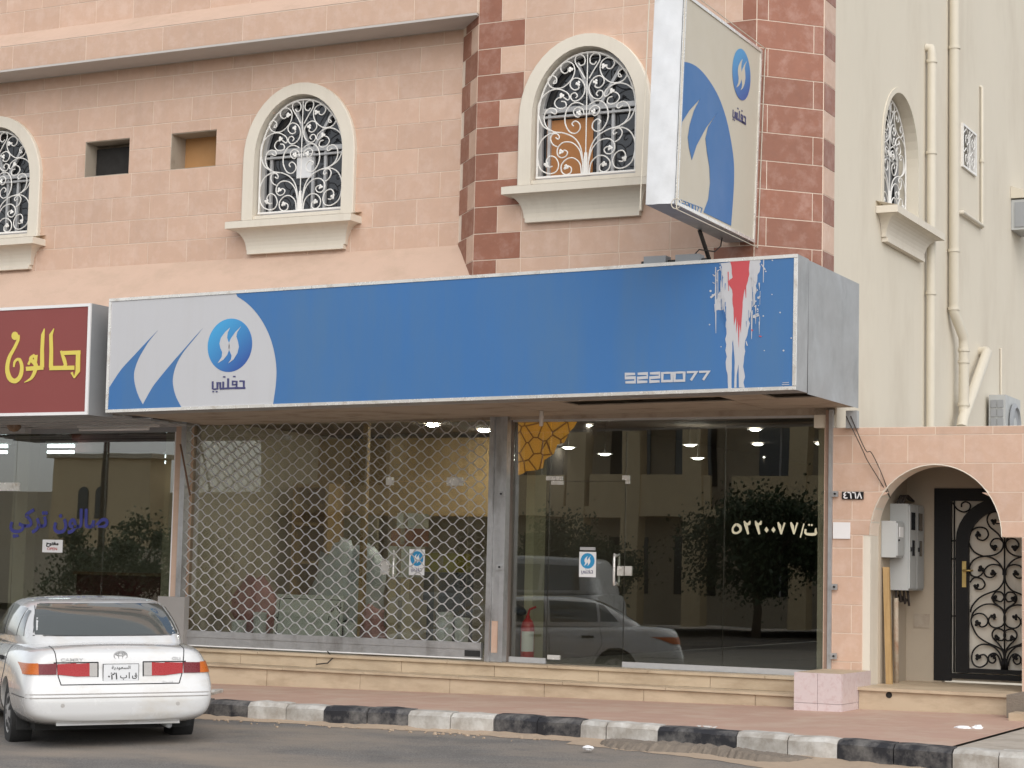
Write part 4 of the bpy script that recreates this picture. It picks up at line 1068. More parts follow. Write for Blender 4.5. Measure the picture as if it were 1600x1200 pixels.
# posters on the doors
def poster(px0, py0, px1, py1, label):
    a, b = pix(px0,py0,GLASS_Y), pix(px1,py1,GLASS_Y); r_ = empty('logo_poster', ((a.x+b.x)/2,gy0-.002,b.z)); tag(r_, label, 'poster')
    MB().box(a.x,b.x,gy0-.003,gy0-.001,b.z,a.z).build('sheet', K['paper'], r_)
    cx, h, wd = (a.x+b.x)/2, a.z-b.z, b.x-a.x; cz = a.z-h*.36; rd = wd*.42
    MB().prism([(cx+rd*math.cos(k*.314), gy0-.0035, cz+rd*math.sin(k*.314)) for k in range(20)], (0,-.0008,0)).build('logo_disc', K['cyan'], r_)
    mb = MB()
    for fl2 in (LF, RF): mb.prism([(cx+(p[0]-1000)/177*rd, gy0-.0048, cz-(p[1]-498)/217*rd) for p in fl2], (0,-.0006,0))
    mb.build('logo_flame', K['paper'], r_)
    mb = MB()
    for s, w2 in NAME:
        L, Rr = ribbon([(cx+(p[0]-997)/150*wd*.40, b.z+h*.2-(p[1]-810)/150*wd*.36) for p in s], w2/150*wd*.36)
        for i in range(len(L)-1): mb.prism([(q[0],gy0-.0035,q[1]) for q in (L[i],L[i+1],Rr[i+1],Rr[i])], (0,-.0006,0))
    mb.build('shop_name', K['navy'], r_)
K['cyan'] = mat('poster_cyan', (.03,.30,.58), .5, .05)
poster(905.5,862,931,902, 'white poster with round blue logo on the clear glass door')
poster(640,858,663,899, 'white poster with round blue logo on the glass door behind the shutter')
a = pix(919,858,GLASS_Y); o = MB().box(a.x-.10,a.x+.09,gy0-.004,gy0-.001,a.z-.012,a.z+.022).build('small_sticker', K['alu']); tag(o, 'small grey sticker strip above the poster on the clear glass door', 'sticker')
# white Arabic phone number on the glass
TP = empty('window_phone_number', (vx(1210), gy0, pix(1210,838,GLASS_Y).z)); tag(TP, 'cream Arabic phone number lettered on the right glass pane', 'lettering')
K['cream_letter'] = mat('cream_letter', (.72,.68,.48), .5, .04)
zt = zoomed(1100,780,6.6667)
def gl(name, polys=(), strokes=()): return flat(name, gy0, K['cream_letter'], TP, [zp(zt,q) for q in polys], [(zp(zt,s),[v*1.2/6.67 for v in wd] if isinstance(wd,list) else wd*1.2/6.67) for s,wd in strokes], off=.001, th=.003)
gl('digit', strokes=[([(342,262),(375,285),(380,325),(345,352),(308,345),(300,310),(318,275),(342,262)],[24,24,20,18,20,16,18,24])])
for dx in (0,116): gl('digit', strokes=[([(418+dx,226),(436+dx,262),(462+dx,365)],[8,30,16]),([(430+dx,250),(450+dx,262),(472+dx,255),(482+dx,226)],[18,20,22,10])])
for cx in (652,725): gl('digit', polys=[[(cx-22,318),(cx,288),(cx+22,320),(cx,350)]])
for dx in (0,133): gl('digit', strokes=[([(772+dx,240),(788+dx,280),(806+dx,365)],[12,28,12]),([(806+dx,365),(828+dx,285),(842+dx,245)],[10,14,14])])
gl('slash', strokes=[([(1042,254),(1005,400)],11)])
gl('letter', polys=[[(1083,266),(1096,254),(1108,268),(1095,281)],[(1111,268),(1124,256),(1136,270),(1123,283)]], strokes=[([(1060,312),(1058,350),(1085,365),(1160,362),(1164,318),(1170,300)],[16,20,22,24,16,6])])
# fire extinguisher just inside
p = pixz(822,1024,GB); ex = Vector((pix(824,1000,.30).x,.30,GB)); FE = empty('fire_extinguisher', ex); tag(FE, 'red fire extinguisher with white label standing inside the glass', 'extinguisher')
MB().lathe([(0,0),(.075,.0),(.08,.03),(.08,.40),(.06,.46),(.025,.50),(.025,.53),(0,.53)], 18, Matrix.Translation(ex)).build('cylinder', K['red_paint'], FE, smooth=True, auto=40)
lm = MB(); lm.quads([[ex+Vector((.082*math.cos(a),.082*math.sin(a),z)) for a in [R(-120+k*12) for k in range(11)]] for z in (.12,.35)]); lm.build('label', K['paper'], FE, smooth=True)
MB().tube([ex+Vector((0,0,.53)),ex+Vector((.02,0,.60)),ex+Vector((.10,0,.63))], .014, 6).build('lever', K['red_paint'], FE)
MB().lathe([(.02,0),(.055,.05),(.06,.12),(.0,.12)], 14, Matrix.Translation(ex+Vector((-.03,0,.56))) @ Matrix.Rotation(R(-75),4,'Y')).build('horn', K['rubber'], FE, smooth=True)
# orange crackle ornament in the upper corner
K['amber'] = (lambda: None)
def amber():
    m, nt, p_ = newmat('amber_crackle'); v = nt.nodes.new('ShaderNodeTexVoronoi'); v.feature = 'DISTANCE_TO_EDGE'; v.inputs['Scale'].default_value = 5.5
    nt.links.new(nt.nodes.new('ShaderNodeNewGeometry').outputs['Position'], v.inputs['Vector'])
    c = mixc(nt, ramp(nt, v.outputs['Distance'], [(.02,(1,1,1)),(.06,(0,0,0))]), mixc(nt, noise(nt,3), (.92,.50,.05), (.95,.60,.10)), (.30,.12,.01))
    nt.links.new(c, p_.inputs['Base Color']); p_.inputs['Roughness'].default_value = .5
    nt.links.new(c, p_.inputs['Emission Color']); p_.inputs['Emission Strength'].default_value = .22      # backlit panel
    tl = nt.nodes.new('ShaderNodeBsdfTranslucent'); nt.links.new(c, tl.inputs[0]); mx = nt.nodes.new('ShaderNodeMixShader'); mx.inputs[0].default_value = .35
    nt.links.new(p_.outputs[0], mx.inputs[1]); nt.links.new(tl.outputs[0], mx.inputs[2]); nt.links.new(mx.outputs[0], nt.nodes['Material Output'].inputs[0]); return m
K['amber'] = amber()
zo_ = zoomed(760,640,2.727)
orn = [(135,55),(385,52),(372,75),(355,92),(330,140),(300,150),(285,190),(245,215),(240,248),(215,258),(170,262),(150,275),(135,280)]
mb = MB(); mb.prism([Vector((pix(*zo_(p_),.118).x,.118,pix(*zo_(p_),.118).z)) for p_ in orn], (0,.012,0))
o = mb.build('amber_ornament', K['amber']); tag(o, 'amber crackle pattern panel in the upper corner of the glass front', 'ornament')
# downlights
i = 0
for px, py in ((916,663.5),(888,698),(945,708),(1078,694),(1090,714.5),(1180,670),(1184,693),(1188,713.5),(1282,692),(676,663),(757,672)):
    q = pixz(px, py, 3.33)
    if q.y > 13.6: q = Vector((q.x, 13.6, 3.33))
    zc = 3.29 if px < 760 else 3.33
    if px < 760: q = pixz(px, py, 3.29)
    hang = px in (888,945,1078,1090)
    if hang: q = pix(px, py, 1.3 if px < 1000 else 2.6); zc = q.z
    L = empty('downlight', (q.x,q.y,zc)); 
    MB().lathe([(.0,-.03),(.04,-.027),(.065,-.015),(.075,-.002)], 14, Matrix.Translation((q.x,q.y,zc))).build('lens', K['lamp2' if px < 760 else 'lamp'], L)
    MB().lathe([(.076,-.002),(.095,-.010),(.10,.0)], 14, Matrix.Translation((q.x,q.y,zc))).build('rim', K['white'], L)
    if hang: MB().tube([(q.x,q.y,zc+.001),(q.x,q.y,3.335)], .003, 4).build('stem', K['rubber'], L)
    tag(L, 'lit downlight '+('nearest the glass beside the amber ornament','left of a pair above the clear glass door','right of a pair above the clear glass door','upper of two near the middle of the clear glass front','lower of two near the middle of the clear glass front','topmost of three above the cream phone number','middle of three above the cream phone number','lowest of three above the cream phone number','at the right edge of the clear glass front','larger looking one behind the upper part of the lowered shutter','at the upper right corner behind the lowered shutter')[i], 'downlight', 'lit downlights in the shops'); i += 1
# steel shutter guide at the right end of the glass front, with small lugs
def guide(name, label, x0, x1, y0, lugs, pieces):
    r_ = empty(name, ((x0+x1)/2, y0, GB)); tag(r_, label, 'shutter rail')
    for a, b, ya, m_ in pieces: MB().box(a,b,ya,.09,GB+.002,GT+.05).build('channel', m_, r_)
    for z in lugs: 
        l = MB().box(x1-.07,x1,y0-.03,y0-.001,z-.03,z+.03).build('lug', K['steel'], r_); MB().tube([(x1-.03,y0-.045,z),(x1-.03,y0-.0305,z)], .012, 8).build('bolt', K['rubber'], l)
    return r_
x0, x1 = pix(1289,850,0).x, pix(1301,850,0).x
guide('shutter_guide', 'narrow grey steel shutter guide on the right edge of the glass front', x0, x1+.07, -.03, (pix(1306,772,0).z, pix(1306,917,0).z, pix(1306,1025,0).z), [(x0,x0+.04,-.01,mat('rusty_edge',(.30,.20,.15),.8,.3,12)),(x0+.041,x1,-.03,K['steel'])])
x0, x1 = pix(764,850,-.02).x, pix(791,850,-.02).x
wd = x1-x0
gd = guide('double_shutter_guide', 'wide grey steel post between the lowered shutter and the glass front', x0, x1-.02, -.05, (pix(780,772,0).z, pix(780,886,0).z), [(x0,x0+wd*.25,-.07,K['steel']),(x0+wd*.26,x0+wd*.72,-.03,K['steel']),(x0+wd*.73,x1,-.06,K['steel'])])
MB().box(x0+wd*.30,x0+wd*.66,-.034,-.031,.56,.92).build('tile_scrap', K['tile'], gd)
# ------------------------------------------------------------------ lowered grille shutter
SH = empty('roller_shutter', ((XA0+XA1)/2, 0, GB)); tag(SH, 'lowered silver grille roller shutter of wavy steel rods', 'shutter')
MB().box(XA0-.075,XA0,-.06,.05,GB+.002,GT+.05).build('side_rail', K['steel'], SH)
bz0, bz1 = GB+.02, GB+.16
MB().box(XA0,XA1-.05,-.045,-.005,bz0,bz0+.015).build('rubber_lip', K['white'], SH)
MB().box(XA0,XA1-.05,-.04,0.0,bz0+.016,bz1-.03).build('bottom_bar', K['steel'], SH)
MB().box(XA0,XA1-.05,-.05,.01,bz1-.029,bz1+.05).build('bottom_bar', K['steel'], SH)
MB().box(XA1-.26,XA1-.06,-.048,-.0405,bz0+.03,bz1-.04).build('lock_box', K['rubber'], SH)
lam = .2235; amp = .036; top_z = GT+.03; z = bz1+.05+amp; i = 0; rod_me = None
nrod = int((top_z-z)/(2*amp*.985)); xw0, xw1 = XA0+.005, XA1-.055
for ph in (0, 1):
    mb = MB(); pts = []; n = int((xw1-xw0)/lam*10)
    for k in range(n+1):
        x = xw0+(xw1-xw0)*k/n; t = 2*math.pi*(x-xw0)/lam+math.pi*ph; s = math.cos(t)
        s = math.copysign(abs(s)**.8, s)
        pts.append((x, -.02+(.006 if ph else -.006)*math.sin(t), s*amp))
    mb.tube(pts, .0072, 6); rod_me = (rod_me or [])+[mb]
rods = [None, None]
for i in range(nrod+1):
    ph = i % 2; zz = z+i*2*amp*.985
    if rods[ph] is None:
        m_ = rod_me[ph]; m_.v = [(x, y, q+zz) for x, y, q in m_.v]; rods[ph] = (m_.build('wavy_rod', K['rodsteel'] if 'rodsteel' in K else K['steel'], SH, smooth=True), zz)
    else:
        o = rods[ph][0].copy(); COL.objects.link(o); o.parent = SH; o.location = rods[ph][0].location+Vector((0,0,zz-rods[ph][1]))
# glass behind it
SB = empty('glass_front_behind_shutter', (-12.6, GLASS_Y, GB)); tag(SB, 'plain glass front and door behind the lowered shutter', 'shop front')
e = [XA0, vx(606), vx(730), XA1-.08]; dz2 = pix(660,752,GLASS_Y).z
pane(SB,'pane',e[0],e[1],GB+.06,GT); pane(SB,'pane',e[1],e[2],dz2,GT); pane(SB,'pane',e[2],e[3],GB+.06,GT); d2 = pane(SB,'door',e[1],e[2],GB+.012,dz2)
patch(SB,'patch_fitting',604,746,614,758); patch(SB,'patch_fitting',699,746,723,759); patch(d2,'lock',596,876,608,898)
hp = pix(615,882,GLASS_Y-.05)
MB().tube([(hp.x,gy0,hp.z+.15),(hp.x,gy0-.05,hp.z+.17),(hp.x,gy0-.055,hp.z-.12),(hp.x,gy0-.05,hp.z-.17),(hp.x,gy0,hp.z-.15)], .014, 8).build('handle', K['chrome'], d2, smooth=True)
p = pix(500,1040,-.26); mb = MB(); mb.tube([pix(512,1018,-.06),pix(520,1028,-.24),pix(512,1036,-.27),pix(494,1038,-.28)], .008, 5); o = mb.build('loose_wire', K['cable'], smooth=True); tag(o, 'short loose wire trailing from the shutter onto the step', 'wire')
# ------------------------------------------------------------------ stock behind the shutter
zq = zoomed(280,640,2.857)
def span(a, b, Y, py):             # world x range of two enlarged columns at depth Y
    return pix(*zq((a,py)),Y).x, pix(*zq((b,py)),Y).x
def zz_(px, py, Y): return pix(*zq((px,py)),Y).z
K['card'] = mat('cardboard', (.64,.53,.36), .85, .10, 4, rnd=.08)
K['bucket'] = mat('white_bucket', (.76,.78,.78), .5, .05, rnd=.06)
K['board_w'] = mat('pale_board', (.74,.76,.73), .7, .06, 3)
K['bag_pink'] = mat('pink_bag', (.55,.27,.27), .6, .2, 8)
K['bag_grey'] = mat('grey_cloth', (.12,.12,.13), .9, .3, 6)
K['cab_brown'] = mat('brown_cabinet', (.26,.15,.08), .6, .15, 4)
K['silver_bag'] = mat('silver_wrap', (.58,.62,.64), .4, .2, 8, .4, 12)
Y = .55
x0, x1 = span(806,828,Y,600); o = MB().box(x0,x1,Y,Y+.06,GB,3.28).build('timber_post', K['wood']); tag(o, 'yellow timber post standing behind the lowered shutter', 'post')
Y = .42; x0, x1 = span(416,718,Y,900); h = zz_(560,828,Y)-GB
BD = empty('pale_board', ((x0+x1)/2,Y,GB)); tag(BD, 'pale rectangular board with dark floral corners leaning behind the shutter', 'board')
MB().prism([(x0,Y,GB),(x1,Y,GB),(x1-.02,Y+.10,GB+h),(x0,Y+.10,GB+h)],(0,.03,0)).build('panel', K['board_w'], BD)
om = MB(); ro = random.Random(4)
for cx, n in ((x1-.12,14),(x0+.10,6)):
    for k in range(n):
        zz = GB+.06+(h-.14)*ro.random(); a = ro.random()*6
        xx = cx+ro.uniform(-.07,.07); yy = Y+.10*(zz-GB)/h-.006
        om.tube([(xx,yy,zz),(xx+.03*math.cos(a),yy,zz+.03*math.sin(a)),(xx+.05*math.cos(a+1),yy,zz+.05*math.sin(a+1))], .006, 4)
om.build('floral_print', K['bag_grey'], BD)
om = MB()
for a, b in (((x0+.05,.05),(x1-.05,.05)),((x0+.05,h-.05),(x1-.05,h-.05)),((x0+.05,.05),(x0+.05,h-.05)),((x1-.05,.05),(x1-.05,h-.05))):
    om.tube([(a[0],Y-.004+.1*a[1]/h,GB+a[1]),(b[0],Y-.004+.1*b[1]/h,GB+b[1])], .005, 4)
om.build('border_line', K['bag_grey'], BD)
def bucket(px0, px1, top, Y, label):
    x0, x1 = span(px0,px1,Y,top); r_ = (x1-x0)/2; h = max(.18, zz_((px0+px1)/2, top, Y)-GB); c = Vector(((x0+x1)/2,Y,GB))
    b = empty('bucket', c); tag(b, label, 'bucket', 'buckets behind the shutter')
    MB().lathe([(0,0),(r_*.82,0),(r_*.98,h*.93),(r_*1.05,h*.94),(r_*1.05,h),(r_*.9,h)], 18, Matrix.Translation(c)).build('body', K['bucket'], b, smooth=True, auto=35)
    MB().lathe([(r_*.9,h),(0,h+.006)], 18, Matrix.Translation(c)).build('lid', K['bucket'], b)
bucket(238,296,940,.5,'white bucket farthest left behind the shutter'); bucket(336,388,905,.6,'white bucket left of the pale board')
bucket(1150,1222,905,.5,'white bucket with lid near the right side of the shutter'); bucket(1232,1292,930,.62,'white bucket farthest right behind the shutter'); bucket(735,800,950,.6,'white bucket beside the timber post')
def carton(px0, px1, t, b, Y, label, name='cardboard_box', m_=None, dep=.35):
    x0, x1 = span(px0,px1,Y,(t+b)/2); z1 = zz_((px0+px1)/2,t,Y); z0 = GB if b is None or b > 1000 else zz_((px0+px1)/2,b,Y)
    r_ = empty(name, ((x0+x1)/2,Y+dep/2,z0)); tag(r_, label, 'box', 'boxes behind the shutter')
    MB().box(x0,x1,Y,Y+dep,z0,z1).build('carton', m_ or K['card'], r_)
    MB().box((x0+x1)/2-.03,(x0+x1)/2+.03,Y-.003,Y-.0005,z0+.02,z1-.002).build('tape', K['beige_board'], r_); return r_
carton(928,1040,850,1010,.5,'lower tall beige carton behind the glass door of the closed shop'); carton(932,1026,748,849,.5,'upper beige carton stacked behind the glass door of the closed shop')
carton(932,1030,610,747,.5,'pale carton on top of the beige stack behind the shutter', m_=K['board_w']); carton(945,1050,530,609,.55,'reddish carton near the top of the stack behind the shutter', m_=mat('red_carton',(.34,.13,.09),.8)); carton(972,1050,462,529,.55,'white carton topmost of the stack behind the shutter', m_=K['board_w'])
carton(1100,1240,640,725,.9,'olive yellow carton to the right of the carton stack', m_=mat('olive_carton',(.33,.30,.06),.8)); carton(1045,1250,726,1010,.9,'dark carton low on the right behind the shutter', m_=K['bag_grey'])
for px, top, m_, s, lab in ((870,880,'bag_pink',.16,'crumpled pink bag between the post and the cartons'),(345,755,'bag_pink',.30,'tall pink and grey bundle on the left behind the shutter'),(720,590,'silver_bag',.36,'silver wrapped bundle behind the timber post'),(830,620,'silver_bag',.28,'smaller silver wrapped bundle right of the timber post'),(760,880,'bag_grey',.30,'dark bag on the floor behind the timber post')):
    Y = .85 if px != 870 else .5; c = pix(*zq((px,top)),Y); h = c.z-GB
    mb = MB(); mb.blob((c.x,Y,GB+h*.5), s, 8, px, (1,.7,h/2/s)); o = mb.build('wrapped_bundle', K[m_], smooth=True); tag(o, lab, 'bundle', 'bundles behind the shutter')
CBN = empty('display_cabinet', (pix(*zq((570,600)),2.0).x,2.2,GB)); tag(CBN, 'brown wooden display cabinet standing deep in the closed shop', 'cabinet')
x0, x1 = span(500,660,2.0,600); zt2_ = zz_(570,330,2.0)
MB().box(x0,x1,2.35,2.4,GB,zt2_).build('back', K['cab_brown'], CBN)
for xx in (x0,x1-.05): MB().box(xx,xx+.05,2.0,2.35,GB,zt2_).build('side', K['wood'], CBN)
for k in range(5): MB().box(x0+.051,x1-.051,2.0,2.34,GB+.05+k*(zt2_-GB-.1)/4,GB+.09+k*(zt2_-GB-.1)/4).build('shelf', K['wood'], CBN)
x0, x1 = span(660,1120,2.6,600)
BW = MB(); BW.box(x0-1.2,x1+1.0,3.0,3.05,2.2,3.25); o = BW.build('timber_header', K['wood']); tag(o, 'tan timber header panel across the back of the closed shop', 'panel')
o = MB().box(x0-.2,x0+.6,2.9,2.95,GB,2.2).build('pale_door', K['room']); tag(o, 'pale door panel at the back of the closed shop', 'door panel')

# ------------------------------------------------------------------ salon front on the left
SL = empty('salon_glass_front', (-17.5, GLASS_Y, GB)); tag(SL, 'glass salon front with blue Arabic lettering behind the parked car', 'shop front')
vs_ = [-21.4, vx(20)-.0, vx(160), vx(272)]
ST_ = 3.14
for a, b in zip(vs_[:-1], vs_[1:]): pane(SL,'pane',a,b,GB+.02,ST_).data.materials[0] = K['glass_salon']
MB().box(-21.4, XC1-.02, .06, .16, ST_, ST_+.07).build('top_rail', K['grey_box'], SL)
xr = vx(272); MB().box(xr+.001, xr+.07, .03, .18, GB, ST_-.001).build('side_rail', K['white'], SL)
patch(SL,'patch_fitting',0,754,30,767); patch(SL,'patch_fitting',-40,754,-2,767)
text_obj('lettering', '\uFEF2\uFEDB\uFEAE\uFE97 \u0646\uFEEE\u0644\uFE8E\uFEBB'.replace('\u0644\uFE8E','\uFEDF\uFE8E'), mat('blue_letter',(.045,.05,.26),.5), SL, (vx(92)-.02,gy0-.003,pix(92,812,GLASS_Y).z), .33, off=.009, sx=1.05)
a, b = pix(67,843,GLASS_Y), pix(97.5,863.5,GLASS_Y); OP = empty('open_card', ((a.x+b.x)/2,gy0,b.z)); tag(OP, 'small white open card stuck on the salon glass', 'card')
MB().box(a.x,b.x,gy0-.004,gy0-.001,b.z,a.z).build('card', K['paper'], OP)
text_obj('arabic_word', '\u062D\uFEEE\uFE98\uFED4\uFEE3', K['iron_black'], OP, ((a.x+b.x)/2,gy0-.006,a.z-.05), .062, off=.003, sx=1.3)
text_obj('english_word', 'OPEN', mat('red_letter',(.5,.05,.04),.5), OP, ((a.x+b.x)/2,gy0-.006,b.z+.045), .05, sx=1.3)
# salon inside: cream curtain columns, mirror counter, tube lights
K['curtain'] = mat('cream_panel', (.50,.46,.32), .8, .06, 3)
for px, wd, Y, lab in ((262,.17,.30,'cream wall panel just inside the right end of the salon glass'),(28,.26,.6,'cream column inside the salon near the left door fitting')):
    x = pix(px,850,Y).x; o = MB().box(x-wd/2,x+wd/2,Y,Y+.2,GB,3.28).build('inside_panel', K['curtain']); tag(o, lab, 'column')
x0, x1 = pix(806,850,.45).x, pix(834,850,.45).x; o = MB().box(x0,x1,.45,.75,GB,3.32).build('inside_panel', K['curtain']); tag(o, 'cream column inside the glass front behind the fire extinguisher', 'column')
K['maroon'] = mat('maroon_unit', (.12,.025,.02), .5, .1)
o = MB(); x0, x1 = pix(120,900,1.2).x, pix(262,900,1.2).x
CT = empty('salon_counter', ((x0+x1)/2,1.4,GB)); tag(CT, 'dark red counter inside the salon behind the car', 'counter')
MB().box(x0,x1,1.2,1.7,GB,GB+.85).build('body', K['maroon'], CT); MB().box(x0-.03,x1+.03,1.15,1.75,GB+.851,GB+.89).build('top', K['cab_brown'], CT)
mb = MB(); x0, x1 = pix(112,690,2.2).x, pix(268,690,2.2).x; o = mb.box(x0,x1,2.2,2.3,3.04,3.29).build('hanging_header', K['maroon']); tag(o, 'dark red hanging panel near the ceiling inside the salon', 'panel')
for i, (pa, pb, Y, lab) in enumerate((((75,697),(112,700),1.9,'pair of lit fluorescent tubes left of the dark red salon panel'),((-2,697),(8,697),1.6,'lit fluorescent tubes at the left frame edge of the salon'),((258,713),(263,713),2.6,'lit fluorescent tubes at the right end of the salon'))):
    a, b = pix(*pa,Y), pix(*pb,Y); a.y = Y; b.y = Y+.5
    L = empty('tube_lamp', (a+b)/2); tag(L, lab, 'tube lamp', 'tube lamps in the salon')
    MB().box(a.x-.03,b.x+.03,Y-.02,Y+.10,a.z+.03,a.z+.07).build('housing', K['white'], L)
    for dz_ in (.0,-.085): MB().tube([(a.x,Y,a.z+dz_),(b.x,Y+.05,a.z+dz_)], .022, 8).build('tube', K['tubelight'], L)
# unlit batten and globe under the maroon sign, corrugated underside
UB_ = empty('corrugated_underside', (-17,-.8,3.2)); tag(UB_, 'corrugated metal underside of the maroon salon sign', 'soffit')
for k in range(9): MB().box(-19.2,rBR.x-.01,-1.56+.18*k,-1.385+.18*k,3.20+.012*(k%2),3.215+.012*(k%2)).build('sheet_strip', K['alu'], UB_)
a, b = pix(124,672,-.25), pix(242,669,-.25)
FL = empty('batten_lamp', ((a.x+b.x)/2,-.25,a.z)); tag(FL, 'unlit white fluorescent batten under the salon sign', 'lamp')
MB().box(a.x,b.x,-.30,-.16,a.z+.03,a.z+.12).build('housing', K['white'], FL); MB().tube([(a.x+.05,-.31,a.z),(b.x-.05,-.31,a.z)], .02, 8).build('tube', K['white'], FL, smooth=True); MB().box(a.x,b.x,-.34,-.30,a.z+.121,a.z+.135).build('reflector', K['white'], FL)
a, b = pix(-40,680,-.2), pix(44,672,-.2); o = MB().box(a.x,b.x,-.26,-.14,a.z+.02,a.z+.09).build('metal_batten', K['alu']); tag(o, 'grey metal batten beside the globe lamp at the left edge', 'batten')
c = pix(22,663,-.5); GLB = empty('globe_lamp', c); tag(GLB, 'brownish glass globe lamp under the salon sign at the left edge', 'lamp')
MB().lathe([(0,-.10),(.05,-.088),(.088,-.05),(.10,0),(.088,.05),(.05,.088)], 16, Matrix.Translation(c)).build('globe', mat('amber_glass',(.20,.13,.08),.08,.1), GLB, smooth=True); MB().lathe([(.05,.088),(.05,.13),(0,.13)], 12, Matrix.Translation(c)).build('collar', K['brass'], GLB)
# caged bulb hanging in front of the glass front
c = pix(846,648,-.6); CB = empty('caged_bulb', (c.x,c.y,c.z-.13)); tag(CB, 'thin clear hanging bulb fitting under the blue sign', 'bulb')
MB().tube([(c.x,c.y,3.28),(c.x,c.y,c.z+.04)], .012, 6).build('stem', K['alu'], CB)
MB().lathe([(.0,-.13),(.022,-.125),(.026,-.02),(.02,.03),(.03,.04),(.0,.045)], 12, Matrix.Translation(c)).build('bulb', mat('frosted_bulb',(.62,.58,.52),.2), CB, smooth=True)
a, b = pix(282,694,-.12), pix(297,774,-.12)
o = MB().tube([a,b], .013, 6).build('hooked_rod', mat('brown_rod',(.13,.07,.04),.7)); tag(o, 'thin brown rod hanging slanted beside the salon frame', 'rod')
a, b = pix(240,932,-.45), pix(288,1010,-.45)
o = MB().box(pix(246,950,-.12).x,pix(288,950,-.12).x,-.12,-.02,.46,pix(260,932,-.12).z).build('grey_panel', mat('dull_grey_panel', (.30,.285,.27), .8, .1, 4)); tag(o, 'grey panel standing on the step between the car and the shutter', 'panel')

# ------------------------------------------------------------------ pipes and air conditioners on the side wall
def pipe(name, label, pts, r, clamps=(), elbow=()):
    t = empty(name, pts[-1]); tag(t, label, 'pipe')
    MB().tube(pts, r, 12).build('tube', K['pvc'], t, smooth=True, auto=50)
    for z in clamps:
        p = None
        for a, b in zip(pts[:-1], pts[1:]):
            if min(a[2],b[2]) <= z <= max(a[2],b[2]):
                k = (z-a[2])/((b[2]-a[2]) or 1); p = Vector(a).lerp(Vector(b), k)
        MB().lathe([(r+.001,-.02),(r+.012,-.02),(r+.012,.02),(r+.001,.02)], 14, Matrix.Translation(p)).build('clamp', K['pvc'], t, smooth=True, auto=40)
    return t
px_ = XS+.075
pipe('downpipe', 'cream downpipe beside the side window with a bent top', [(XS+.0,3.50,8.08),(px_-.01,3.50,8.07),(px_,3.50,8.0),(px_,3.50,3.1)], .056, (7.9,6.75,5.0))
pipe('downpipe', 'tall cream downpipe with offset elbow low on the side wall', [(px_,4.60,9.3),(px_,4.60,4.92),(px_+.02,4.64,4.84),(px_+.06,4.86,4.62),(px_+.06,4.88,4.52),(px_+.06,4.88,3.1)], .066, (8.35,5.7,4.95,4.45,4.30,3.75))
a = pixx(1541,551,XS+.1); b = pixx(1503,655,XS+.16)
pipe('waste_pipe', 'short pale waste pipe slanting down to the tall downpipe', [(XS,a.y+.06,a.z+.02),(XS+.09,a.y+.03,a.z+.02),(XS+.11,a.y,a.z),(XS+.16,b.y+.05,b.z),(XS+.16,b.y,b.z-.1)], .07, ())
a = pixx(1531,135,XS); b = pixx(1531,358,XS)
pipe('thin_pipe', 'thin cream pipe right of the small square window', [(XS,a.y,a.z),(XS+.03,a.y,a.z-.02),(XS+.03,b.y,b.z)], .022, (7.2,))
a = pixx(1499,327,XS); b = pixx(1531,345,XS)
pipe('thin_pipe', 'short horizontal cream pipe under the small square window', [(XS,a.y,6.30),(XS+.04,a.y,6.30),(XS+.04,b.y,6.30)], .028, ())
a = pixx(1562,545,XS); pipe('thin_pipe', 'thin pipe above the outdoor air conditioner', [(XS,a.y,a.z),(XS+.02,a.y,a.z),(XS+.02,a.y,4.05)], .014, ())
# condenser behind the entrance wall: end grille faces the street, fan faces +x
y0, y1 = 6.9, 7.25
AX0, AX1 = XS+.10, XS+.45
q = pix(1545,617,6.6); q2 = pix(1571,617,6.6)
ax0, ax1 = q.x, q2.x
AC_ = empty('condenser_unit', ((ax0+ax1)/2,7.2,3.3)); tag(AC_, 'grey outdoor air conditioner showing above the entrance wall', 'air conditioner')
zt3 = q.z
MB().box(ax0,ax1,6.6,7.5,3.2,zt3).build('casing', K['cabinet'], AC_)
for i in range(2):
    for k in range(5):
        xa = ax0+.025+(ax1-ax0-.04)*i/2; w3 = (ax1-ax0-.07)/2
        MB().box(xa,xa+w3,6.585,6.599,zt3-.07-.125*(k+1)+.02,zt3-.07-.125*k).build('louvre', K['grey_box'], AC_)
MB().lathe([(.10,.0),(.26,.0),(.30,.02),(.30,.03),(.24,.06),(.22,.03),(.1,.03),(0,.03)], 24, Matrix.Translation((ax1+.001,7.05,zt3-.38)) @ Matrix.Rotation(R(90),4,'Y')).build('fan_guard', K['grey_box'], AC_, smooth=True, auto=40)
MB().lathe([(.0,.035),(.09,.035),(.10,.031)], 16, Matrix.Translation((ax1+.001,7.05,zt3-.38)) @ Matrix.Rotation(R(90),4,'Y')).build('fan_hub', K['cabinet'], AC_)
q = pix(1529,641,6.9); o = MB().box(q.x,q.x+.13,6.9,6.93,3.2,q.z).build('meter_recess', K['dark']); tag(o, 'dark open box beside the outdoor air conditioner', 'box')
q = pixx(1590,307,XS); wx = empty('window_air_conditioner', (XS+.1,8.3,6.55)); tag(wx, 'window air conditioner jutting from the side wall at the right edge', 'air conditioner')
MB().box(XS,XS+.42,8.15,8.80,6.56,7.0).build('casing', K['cabinet'], wx); MB().box(XS+.421,XS+.43,8.2,8.75,6.6,6.96).build('coil', K['grey_box'], wx)
MB().box(XS+.05,XS+.40,8.135,8.149,6.60,6.96).build('side_louvre', K['grey_box'], wx); MB().prism([(XS,8.12,7.02),(XS+.46,8.12,7.02),(XS,8.12,7.2)],(0,.75,0)).build('rain_hood', K['pvc'], wx)
